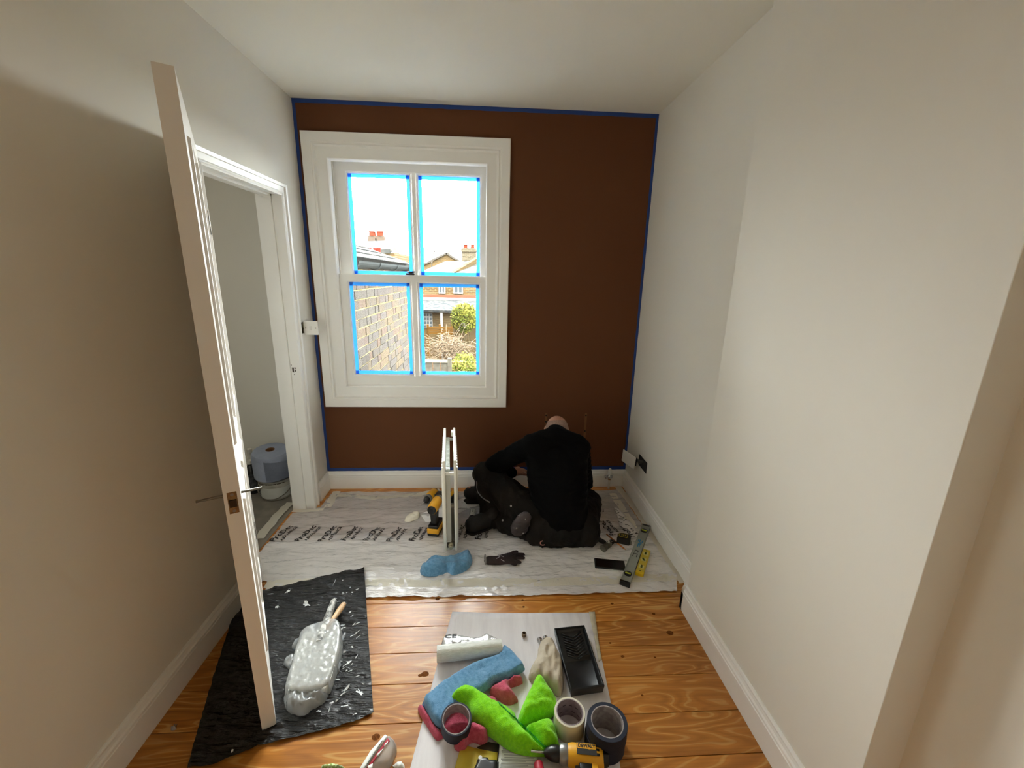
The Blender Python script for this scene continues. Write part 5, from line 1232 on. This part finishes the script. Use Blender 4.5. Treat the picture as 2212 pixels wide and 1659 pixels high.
# tape measure
c = Vector((*C5([(1925, 1120)], .03)[0], 0)); t = thing('tape_measure', 'black and yellow tape measure lying by the paper leaflet', 'tape measure', (c.x, c.y, .008), rz=math.radians(-25))
pr_ = [(-.036, -.03), (.034, -.03), (.040, -.02), (.040, .012), (.026, .032), (-.005, .036), (-.030, .026), (-.040, .005)]
bm = NB(); prism(bm, pr_, 0, .040, bev=.006); obj('case', bm, mat('black_tape_measure_rubber', '#131311', .5), t, smooth='auto')
bm = NB(); prism(bm, [(x*.66-.004, y*.66+.006) for x, y in pr_], .039, .0412, bev=.0008); yl_ = obj('face_badge', bm, mat('yellow_badge', '#b5a02a', .5), t)
bm = NB(); prism(bm, [(x*.56-.004, y*.56+.006) for x, y in pr_], .0408, .0420); bd_ = obj('badge_inner', bm, mat('black_badge', '#1a1a17', .5), yl_)
bm = NB(); cbox(bm, (.043, -.022, .018), (.010, .004, .022), .001); obj('tape_hook', bm, STEEL, t)
bm = NB()
for k in range(3): cbox(bm, (-.012+.010*k, .006, .0423), (.006, .012, .0006))
obj('badge_print', bm, mat('yellow_badge', '#b5a02a', .5), yl_)
bm = NB(); prism(bm, [(-.037, -.024), (-.0405, .005), (-.031, .026), (-.028, .025), (-.037, .005), (-.034, -.024)], .008, .0425); obj('white_edge', bm, mat('pale_edge_strip', '#c9c5bb', .5), t)
# hammer
a, b = pz(860+1655*.25316, 880+1088*.25316, .03), pz(860+1790*.25316, 880+1160*.25316, .03)
t = thing('hammer', 'claw hammer with black grip and grey steel head beside the seated man', 'hammer', (b.x, b.y, .008)); a.z = b.z = .024; d = (b-a).normalized()
bm = NB(); stick(bm, [a-d*.06, a-d*.03, a+d*.02, b-d*.02], [.014, .017, .015, .012], 12); obj('handle', bm, mat('black_rubber_grip', '#15161a', .55), t, world=True, smooth='auto')
n_ = Vector((-d.y, d.x, 0)); h0 = b+d*.005
bm = NB(); tube(bm, h0-n_*.028, h0-n_*.060, .019, .021, 18); tube(bm, h0+n_*.005, h0-n_*.03, .012, .013, 14); obj('hammer_face', bm, mat('worn_steel_head', '#5a5a50', .45, metal=.6, col2='#6d6b60', vscale=40), t, world=True, smooth='auto')
bm = NB(); cbox(bm, (0, 0, 0), (.03, .03, .026), .005, M=Matrix.Translation(h0) @ Matrix.Rotation(math.atan2(d.y, d.x), 4, 'Z')); obj('head_eye', bm, mat('worn_steel_head', '#5a5a50'), t, world=True)
for s_ in (-1, 1):
    bm = NB(); q0 = h0+n_*.012+d*s_*.007; q1 = h0+n_*.04+d*(s_*.011)+Vector((0, 0, .004)); q2 = h0+n_*.065+d*(s_*.014+.012)-Vector((0, 0, .004)); stick(bm, [q0, q1, q2], [.008, .006, .002], 8); obj('claw', bm, BLACKP, t, world=True)
bm = NB(); tube(bm, h0+Vector((0, 0, .012)), h0+Vector((0, 0, .022)), .007, .006, 10); obj('handle_end', bm, mat('pale_handle_end', '#c8c4bb', .6), t, world=True)
# wooden stick
a, b = pz(860+1778*.25316, 880+1088*.25316, .011), pz(860+1946*.25316, 880+1226*.25316, .011); a.z = b.z = .0155
t = thing('pencil', 'thin orange wooden pencil lying between hammer and tape measure', 'pencil', (a.x, a.y, .008)); d = (b-a)
bm = NB(); tube(bm, a, a+d*.9, .0045, n=6); obj('shaft', bm, mat('orange_pencil_wood', '#b3672a', .5), t, world=True)
bm = NB(); tube(bm, a+d*.9, a+d*.98, .0045, .001, n=6); obj('sharpened_tip', bm, mat('bare_pencil_tip', '#d0a070', .6), t, world=True)
bm = NB(); tube(bm, a+d*.975, a+d, .0013, .0004, n=6); obj('lead', bm, DARK, t, world=True)
# leaflet
lf = C5([(1842, 852), (1868, 856), (1925, 905), (2000, 1000), (2060, 1080), (1985, 1075), (1890, 1005), (1872, 930)], .01)
o_l = flat('paper_leaflet', 'white folded fitting leaflet with fine diagrams beside the tape measure', 'paper', lf, .010, .0015, mat('white_paper', '#e6e4e2'), bend=lambda x, y: .003*noise.noise(Vector((x*9, y*9, 5))))
bm = NB()
for k, (x, y, w_, h_) in enumerate(((1862, 880, .03, .003), (1875, 905, .004, .03), (1900, 935, .05, .003), (1905, 960, .03, .003), (1938, 965, .004, .04), (1895, 985, .03, .004), (1960, 1010, .03, .003))):
    c = Vector((*C5([(x, y)], .01)[0], .0150)); cbox(bm, (0, 0, 0), (w_, h_, .0006), M=Matrix.Translation(c) @ Matrix.Rotation(-.9, 4, 'Z'))
obj('diagram_lines', bm, mat('leaflet_ink', '#3a3a36', .7), o_l)
# loose screw
p = pz(1303, 1105, .01); t = thing('screw', 'thin dark screw lying on the sheet right of the seated man', 'screw', (p.x, p.y, .008))
bm = NB(); tube(bm, (0, 0, .003), (.012, .03, .003), .002, .0008, 6); tube(bm, (-.001, -.002, .003), (0, 0, .003), .004, .002, 8); obj('shank', bm, mat('dark_screw', '#3a3632', .4, metal=.7), t)

# ================================================================== HALL
c = Vector((-1.462, 2.765, 0)); zb = 0.0
t = thing('paint_tub', 'white lidded paint tub under a blue paper roll in the doorway', 'paint tub', c)
TUB = mat('scuffed_white_tub', '#b7b5ac', .45, col2='#a5a39a', vscale=14)
bm = NB(); lathe(bm, [(0, 0), (.098, 0), (.104, .006), (.108, .105), (.112, .108), (.112, .122), (.107, .124), (0, .124)], 36); obj('tub_body', bm, TUB, t, smooth='auto')
bm = NB(); lathe(bm, [(0, .124), (.1115, .124), (.114, .127), (.114, .138), (.110, .141), (.104, .137), (0, .137)], 36); obj('lid', bm, mat('grey_lid', '#8d8c86', .5), t, smooth='auto')
bm = NB(); lathe(bm, [(.1045, .018), (.1075, .018), (.1095, .092), (.1065, .092)], 36, closed=True); obj('label_band', bm, mat('pale_tub_label', '#c7c9c4', .5), t, smooth='auto')
for k in range(5):
    a = -2.2+.0*k; bm = NB(); cbox(bm, (0, 0, 0), (.0012, .022, .006), M=Matrix.Rotation(-2.35, 4, 'Z') @ Matrix.Translation((.1092, 0, .03+.012*k))); obj('label_stripe', bm, mat('dark_label_stripe', '#3c4148', .5), t)
for k in range(9):
    a = -2.6+k*.23; bm = NB(); cbox(bm, (0, 0, 0), (.002, .016+.008*(k % 2), .005), M=Matrix.Rotation(a, 4, 'Z') @ Matrix.Translation((.1135, 0, .1265))); obj('dark_drip', bm, mat('brown_paint_drip', '#3a2416', .6), t)
bm = NB()
for i in range(20):
    a0, a1 = PI+PI*i/20, PI+PI*(i+1)/20; f = lambda a: Vector((.118*math.cos(a), .118*math.sin(a), .102-.085*abs(math.sin(a)))); tube(bm, f(a0), f(a1), .003, n=6)
obj('wire_handle', bm, STEEL, t, smooth=True)
t = thing('paper_roll', 'fat roll of blue paper wipes sitting on top of the paint tub', 'paper roll', (c.x-.012, c.y-.005, .158), rot=(math.radians(7), math.radians(3), 0))
PB = mat('pale_blue_paper', '#a3adc2', .85, col2='#98a2b8', vscale=12, bump=.2, bscale=60)
bm = NB(); lathe(bm, [(.028, .003), (.112, .003), (.117, .006), (.117, .165), (.108, .182), (.09, .188), (.028, .190)], 48, closed=True); obj('paper_winding', bm, PB, t, smooth='auto')
bm = NB(); lathe(bm, [(.024, .004), (.028, .003), (.028, .191), (.024, .190)], 24, closed=True); obj('cardboard_core', bm, mat('brown_card_core', '#7d5a3c', .8), t, smooth='auto')
bm = NB(); n = 14; col_ = []
for i in range(n+1):
    f = i/n; a0 = -1.5+f*1.25; r0 = .1185+.020*f**2
    col_.append((bm.verts.new((r0*math.cos(a0), r0*math.sin(a0), .012)), bm.verts.new((r0*math.cos(a0), r0*math.sin(a0), .160-.02*f))))
for A_, B_ in zip(col_, col_[1:]): bm.faces.new((A_[0], B_[0], B_[1], A_[1]))
bmesh.ops.solidify(bm, geom=bm.faces[:], thickness=.001); obj('loose_sheet', bm, PB, t, smooth='auto')
# dark filler tube / bottle and spray can left of the tub
def bottle(name, label, x, y, r_, h_, cols, cap):
    t = thing(name, label, 'bottle', (x, y, 0)); bm = NB()
    lathe(bm, [(0, 0), (r_*.95, 0), (r_, .006), (r_, h_*.72), (r_*.8, h_*.8), (r_*.42, h_*.86), (r_*.42, h_*.9), (0, h_*.9)], 24); obj('bottle_body', bm, cols[0], t, smooth='auto')
    bm = NB(); lathe(bm, [(0, h_*.9), (r_*.5, h_*.9), (r_*.48, h_), (0, h_)], 16); obj('cap', bm, cap, t, smooth='auto')
    bm = NB(); lathe(bm, [(r_*.99, h_*.12), (r_*1.012, h_*.12), (r_*1.012, h_*.62), (r_*.99, h_*.62)], 24, closed=True); obj('label', bm, cols[1], t, smooth='auto')
    return t
DKB = mat('black_bottle_plastic', '#17191a', .35); GRL = mat('dark_grey_label', '#5c6063', .5, col2='#2a2d30', vscale=50)
bottle('bottle', 'black bottle with a grey label standing left of the paint tub', -1.645, 2.80, .042, .24, (DKB, GRL), mat('white_cap', '#d9d6cc', .5))
bottle('bottle', 'pale bottle with a white cap standing at the hall wall behind the black bottle', -1.70, 2.905, .034, .28, (mat('pale_bottle', '#c9c6ba', .5), mat('pale_bottle_label', '#b8b3a4', .5)), mat('white_cap', '#d9d6cc', .5))

# ================================================================== FRONT LEFT: blister pack, green net, crumbs
t = thing('blister_pack', 'open clear blister pack with red printed card lying on the boards at the front edge', 'packaging', (*floorpts([(820, 1640)])[0], .001))
K = lambda pts, z=.01: floorpts([(680+x*.14467, 1560+y*.14467) for x, y in pts], z)
bm = NB(); lobe(bm, K([(1050, 195), (1110, 165), (1165, 190), (1220, 280), (1225, 400), (1190, 470), (1130, 620), (900, 760), (640, 760), (660, 680), (860, 430)], .02), .030, .03, z0=.001, res=.008, sm=1); obj('clear_shell', bm, film('clear_blister', '#f2f0ec', .35, rough=.08, transl=.2, bump=.1, bscale=10, glossy=.1), t, world=True)
ed = K([(1050, 200), (1085, 225), (900, 480), (720, 760), (640, 760), (830, 450)], .03); bm = NB(); lobe(bm, ed, .002, .006, z0=.034, res=.02, sm=0); cd_ = obj('card_edge', bm, mat('white_print_card', '#e9ebe6', .5), t, world=True)
bm = NB(); lobe(bm, K([(1090, 255), (1125, 300), (1000, 440), (880, 610), (800, 760), (740, 760), (860, 580), (960, 440)], .03), .001, .006, z0=.0345, res=.02, sm=0); obj('red_card', bm, mat('crimson_card', '#a3142e', .5), t, world=True)
for tri in ([(1045, 330), (1095, 290), (1085, 325), (1035, 385)], [(930, 480), (1035, 385), (950, 505), (920, 520)], [(790, 660), (865, 620), (860, 690), (800, 730)]):
    bm = NB(); lobe(bm, K(tri, .036), .0008, .006, z0=.0365, res=.02, sm=0); obj('white_triangle', bm, mat('white_print_card', '#e9ebe6'), t, world=True)
bm = NB()
for k in range(9):
    f = k/9; c = Vector((*K([(1000-f*260, 290+f*400)], .037)[0], .0372)); cbox(bm, (0, 0, 0), (.010, .002, .0006), M=Matrix.Translation(c) @ Matrix.Rotation(.95, 4, 'Z'))
obj('printed_lines', bm, mat('dark_print', '#4a5050', .7), cd_)
bm = NB(); lobe(bm, K([(1150, 610), (1320, 590), (1345, 640), (1330, 760), (1200, 760), (1180, 650)], .01), .02, .012, z0=.001, res=.006, wr=.006, wf=(60, 60), seed=81, sm=1); tag(obj('paper_scrap', bm, mat('white_scrap', '#e3e5df', .6)), 'small crumpled white scrap beside the blister pack', 'scrap')
bm = NB(); lobe(bm, K([(60, 690), (130, 655), (300, 632), (420, 660), (480, 700), (440, 790), (120, 790)], .01), .03, .03, z0=.001, res=.006, wr=.01, wf=(70, 70), seed=82, sm=1); tag(obj('sponge', bm, mat('green_white_scourer', '#8fb04a', .8, col2='#d5d9b8', vscale=110)), 'green and white speckled sponge at the very front edge of the boards', 'sponge')
p = pz(376, 1571, .005); t = thing('plastic_scrap', 'tiny crumpled scrap of clear plastic on the boards by the left skirting', 'scrap', (p.x, p.y, .0005))
bm = NB(); lobe(bm, [(p.x-.010, p.y-.006), (p.x-.004, p.y+.004), (p.x, p.y+.016), (p.x+.003, p.y+.004), (p.x+.011, p.y-.004), (p.x+.002, p.y-.008)], .008, .006, z0=.0005, res=.003, wr=.006, wf=(200, 200), seed=83, sm=1); obj('scrap', bm, film('clear_scrap', '#c9cacf', .6, rough=.2, bump=.3, bscale=60), t, world=True)

# ================================================================== SEATED PERSON
t = thing('person', 'bald man seen from behind sitting on the dust sheet in black top and work trousers', 'person', (.39, 2.24, .008))
def Q(u, v, y): return py(u, v, y)
pel = Q(1208, 1150, 2.22); hipL = Q(1170, 1135, 2.22); hipR = Q(1248, 1140, 2.24)
wst = Q(1203, 1085, 2.26); cst = Q(1203, 1004, 2.385); shL = Q(1150, 962, 2.40); shR = Q(1250, 966, 2.42); nk = Q(1204, 938, 2.46)
hd = Q(1203, 934, 2.54)
elL = Q(1068, 1004, 2.44); hnL = Q(1108, 1022, 2.60)
elR = Q(1262, 1046, 2.58); hnR = Q(1205, 1048, 2.60)
knL = Q(1050, 1026, 2.46); anL = Q(1062, 1122, 2.34); toL = Q(1040, 1134, 2.30)
knR = Q(1272, 1085, 2.62); anR = Q(1066, 1068, 2.62); toR = Q(1016, 1062, 2.62)
SKIN = mat('fair_skin', '#c99a80', .55, col2='#b98670', vscale=30)
up_ = Vector((0, 0, 1))
hdir = Vector((.0, .75, -.35)).normalized()     # the way the face looks: down and away
crown = (hd+Vector((0, -.02, .06)))
def hand(sh, w_, d, side):
    d = d.normalized(); s_ = d.cross(up_).normalized()*side
    sh += [('c', w_, .026, w_+d*.05, .030), ('c', w_+d*.04+s_*.02, .022, w_+d*.085+s_*.018, .020), ('c', w_+d*.04-s_*.02, .022, w_+d*.085-s_*.018, .020)]
    for k, L in enumerate((.055, .065, .06, .045)):
        b = w_+d*.088+s_*(.029-.019*k); m_ = b+d*L*.55-up_*.006; e_ = m_+d*L*.35-up_*.024; sh += [('c', b, .0095, m_, .009), ('c', m_, .009, e_, .008)]
    b = w_+d*.03+s_*.030; m_ = b+d*.03+s_*.022-up_*.008; sh += [('c', b, .013, m_, .011), ('c', m_, .011, m_+d*.028-up_*.012, .009)]
body = [('c', pel, .11, wst, .115), ('c', wst, .115, cst, .13), ('c', cst, .13, nk-Vector((0, .02, .07)), .08), ('c', shL, .06, shR, .06), ('c', nk, .058, hd, .058),
        ('e', hd+Vector((0, .01, .025)), (.070, .094, .080), Matrix.Rotation(math.radians(-28), 3, 'X')), ('e', hd+hdir*.055-up_*.03, (.060, .06, .066), None),
        ('c', hd+hdir*.105-up_*.012, .012, hd+hdir*.115-up_*.038, .016), ('e', hd+hdir*.105-up_*.068, (.022, .012, .009), None),
        ('e', hd+Vector((-.071, .02, .004)), (.010, .020, .033), Matrix.Rotation(.35, 3, 'Z')), ('e', hd+Vector((.071, .02, .004)), (.010, .020, .033), Matrix.Rotation(-.35, 3, 'Z')),
        ('c', shL, .055, elL, .042), ('c', elL, .042, hnL, .028), ('c', shR, .055, elR, .042), ('c', elR, .042, hnR, .028),
        ('c', hipL, .10, knL, .062), ('c', knL, .060, anL, .038), ('c', hipR, .10, knR, .062), ('c', knR, .06, anR, .038), ('c', anL, .035, toL, .035), ('c', anR, .035, toR, .035)]
hand(body, hnL, Vector((.6, .7, -.1)), 1); hand(body, hnR, Vector((-.2, .9, -.2)), -1)
me = blob(body, .006, 4); 
for v in me.vertices: v.co.z = max(v.co.z, .012)
obj('body', me, SKIN, t, world=True, smooth=True)
# stubble hair at the back and sides
hb_ = NB(); bmesh.ops.create_uvsphere(hb_, u_segments=24, v_segments=16, radius=1)
hm = Matrix.Translation(hd+Vector((0, .008, .022))) @ Matrix.Rotation(math.radians(-28), 4, 'X') @ Matrix.Diagonal(((.0725), .096, .0815, 1))
kill = [v for v in hb_.verts if v.co.y > .15 or v.co.z > .62]
bmesh.ops.delete(hb_, geom=kill, context='VERTS'); bmesh.ops.transform(hb_, matrix=hm, verts=hb_.verts); obj('cropped_hair', hb_, mat('grey_stubble_hair', '#a3887a', .9, col2='#8f7468', vscale=160), t, world=True, smooth=True)
for s_ in (-1, 1):
    e = NB(); bmesh.ops.create_uvsphere(e, u_segments=12, v_segments=8, radius=.011, matrix=Matrix.Translation(hd+hdir*.098+Vector((.028*s_, 0, .002)))); obj('eye', e, mat('eye_white', '#d8d4cc', .3), t, world=True, smooth=True)
BLK_T = mat('black_cotton_top', '#060607', .95, bump=.3, bscale=60, spec=.15)
def wr_fold(amp, f, seed, axis=(1, 1, 3)):
    def fn(c, n):
        k = (1-2*abs(noise.noise(Vector((c.x*f*axis[0], c.y*f*axis[1], c.z*f*axis[2]+seed)))))*amp
        return n*k
    return fn
top = [('c', pel+Vector((0, -.01, .05)), .130, wst, .135), ('c', wst, .135, cst, .140), ('c', cst+Vector((-.03, 0, .0)), .130, nk+Vector((-.01, .0, -.075)), .080), ('c', cst+Vector((.04, 0, .0)), .140, nk+Vector((.02, 0, -.075)), .080), ('c', shL+Vector((.01, 0, -.015)), .066, shR+Vector((-.005, 0, -.015)), .068),
       ('c', shL+Vector((0, -.01, .004)), .070, nk+Vector((0, -.02, -.03)), .085), ('c', shR+Vector((0, -.01, .004)), .070, nk+Vector((0, -.02, -.03)), .085), ('c', nk+Vector((0, -.01, -.05)), .085, nk+Vector((0, .008, -.012)), .072), ('c', shL+Vector((.03, -.01, -.02)), .08, wst+Vector((-.045, 0, .0)), .11), ('c', shR+Vector((-.03, -.01, -.02)), .085, wst+Vector((.075, 0, -.02)), .11), ('c', wst+Vector((.06, 0, 0)), .115, pel+Vector((.06, 0, .05)), .125), ('c', wst+Vector((-.035, 0, 0)), .11, pel+Vector((-.03, 0, .05)), .125), ('c', shR+Vector((-.01, 0, -.02)), .07, cst+Vector((.07, 0, -.05)), .10), ('c', shL+Vector((.01, 0, -.02)), .07, cst+Vector((-.05, 0, -.05)), .10), ('c', wst+Vector((.045, 0, 0)), .105, cst+Vector((.06, 0, 0)), .10), ('c', wst+Vector((-.035, 0, 0)), .105, cst+Vector((-.05, 0, 0)), .10),
       ('c', shL, .066, elL, .056), ('c', elL, .055, hnL.lerp(elL, .12), .040), ('c', shR, .066, elR, .056), ('c', elR, .055, hnR.lerp(elR, .12), .040)]
me = blob(top, .007, 22, wr_fold(.007, 9, 1)); 
obj('long_sleeved_top', me, BLK_T, t, world=True, smooth=True)
TR = mat('dusty_black_work_trousers', '#0c0b0a', .85, col2='#1b1510', vscale=9, bump=.4, bscale=70, spec=.3)
seatb = Q(1215, 1168, 2.18)
trs = [('c', hipL+Vector((0, -.02, -.01)), .115, hipR+Vector((.0, -.02, -.01)), .125), ('e', Vector((seatb.x-.02, 2.20, .075)), (.19, .13, .085), None), ('c', hipL, .118, knL, .082), ('c', knL, .080, anL, .060), ('c', hipR, .118, knR, .085), ('c', knR, .08, anR, .055), ('c', hipL, .11, anL.lerp(hipL, .35), .08),
       ('c', Vector((hipR.x+.04, 2.2, .09)), .075, Vector((hipR.x+.035, 2.12, .06)), .055)]
me = blob(trs, .007, 4, wr_fold(.009, 12, 5, (1.6, 1.6, 1.2)))
for v in me.vertices: v.co.z = max(v.co.z, .009)
obj('work_trousers', me, TR, t, world=True, smooth=True)
# knee panel piping, holster pocket, studs, belt ring
def on_cloth(u, v, names=('work_trousers',)): return surf_hit(t, names, u, v)
bm = NB(); hs_ = [h[0] for h in (on_cloth(u, v) for u, v in ((1030, 1040), (1030, 1052), (1033, 1064), (1040, 1073), (1049, 1080), (1058, 1085))) if h]
for a, b in zip(hs_, hs_[1:]): tube(bm, a, b, .004, n=8)
obj('reflective_piping', bm, mat('grey_reflective_piping', '#77777a', .4), t, world=True)
pc = Q(1126, 1132, 2.13); pd = Vector((.35, -.1, .9)).normalized()
me = blob([('e', pc, (.045, .022, .085), Matrix.Rotation(.45, 3, 'Y')), ('e', pc-pd*.02, (.05, .02, .06), Matrix.Rotation(.45, 3, 'Y'))], .006, 3, wr_fold(.004, 20, 9))
for v in me.vertices: v.co.z = max(v.co.z, .009)
obj('holster_pocket', me, mat('worn_brown_grey_pocket', '#4a4244', .5, col2='#3a3233', vscale=22, bump=.3, bscale=50), t, world=True, smooth=True)
for u, v in ((1104, 1093), (1086, 1124), (1116, 1141), (1135, 1121), (1130, 1152), (1121, 1113)):
    hit = on_cloth(u, v, ('work_trousers', 'holster'))
    if hit: bm = NB(); bmesh.ops.create_uvsphere(bm, u_segments=8, v_segments=6, radius=.0065 if u < 1110 else .004, matrix=Matrix.Translation(hit[0])); obj('stud', bm, mat('pale_stud', '#b9b6b2', .3, metal=.3), t, world=True, smooth=True)
bm = NB(); rc = Q(1173, 1173, 2.045); 
for i in range(9):
    a0, a1 = PI*.55+i*PI*.13, PI*.55+(i+1)*PI*.13; f = lambda a: rc+Vector((.016*math.cos(a), 0, .014*math.sin(a))); tube(bm, f(a0), f(a1), .0025, n=6)
obj('belt_ring', bm, mat('pink_ring', '#c98a80', .4), t, world=True)
# boots
BOOT = mat('black_work_boot', '#131212', .6, bump=.3, bscale=60); SOLE = mat('dark_boot_sole', '#242220', .8)
for a, b in ((anL, toL), (anR, toR)):
    d = (b-a).normalized(); d2 = Vector((d.x, d.y, 0)).normalized(); zc = max(.055, (a.z+b.z)/2); LB_ = max(.13, Vector((b.x-a.x, b.y-a.y, 0)).length*.95)
    A_ = Vector((a.x, a.y, zc)); B_ = A_+d2*LB_
    me = blob([('c', A_+up_*.03, .058, A_-up_*.0, .055), ('c', A_, .055, B_, .047), ('e', B_, (.055, .05, .046), None)], .007, 4)
    for v in me.vertices: v.co.z = max(v.co.z, .016)
    bo = obj('boot', me, BOOT, t, world=True, smooth=True)
    s_ = Vector((-d2.y, d2.x, 0)); bm = NB()
    pl2 = [A_-d2*.055+s_*.035, A_-d2*.055-s_*.035, A_+d2*.06-s_*.042, B_+d2*.03-s_*.044, B_+d2*.055, B_+d2*.03+s_*.044, A_+d2*.06+s_*.042]
    if a is anL: prism(bm, [(p.x, p.y) for p in pl2][::-1], .006, .020, bev=.003)
    else: prism(bm, [(p.x, p.y) for p in pl2][::-1], .006, .020, bev=.003)
    obj('boot_sole', bm, SOLE, bo)
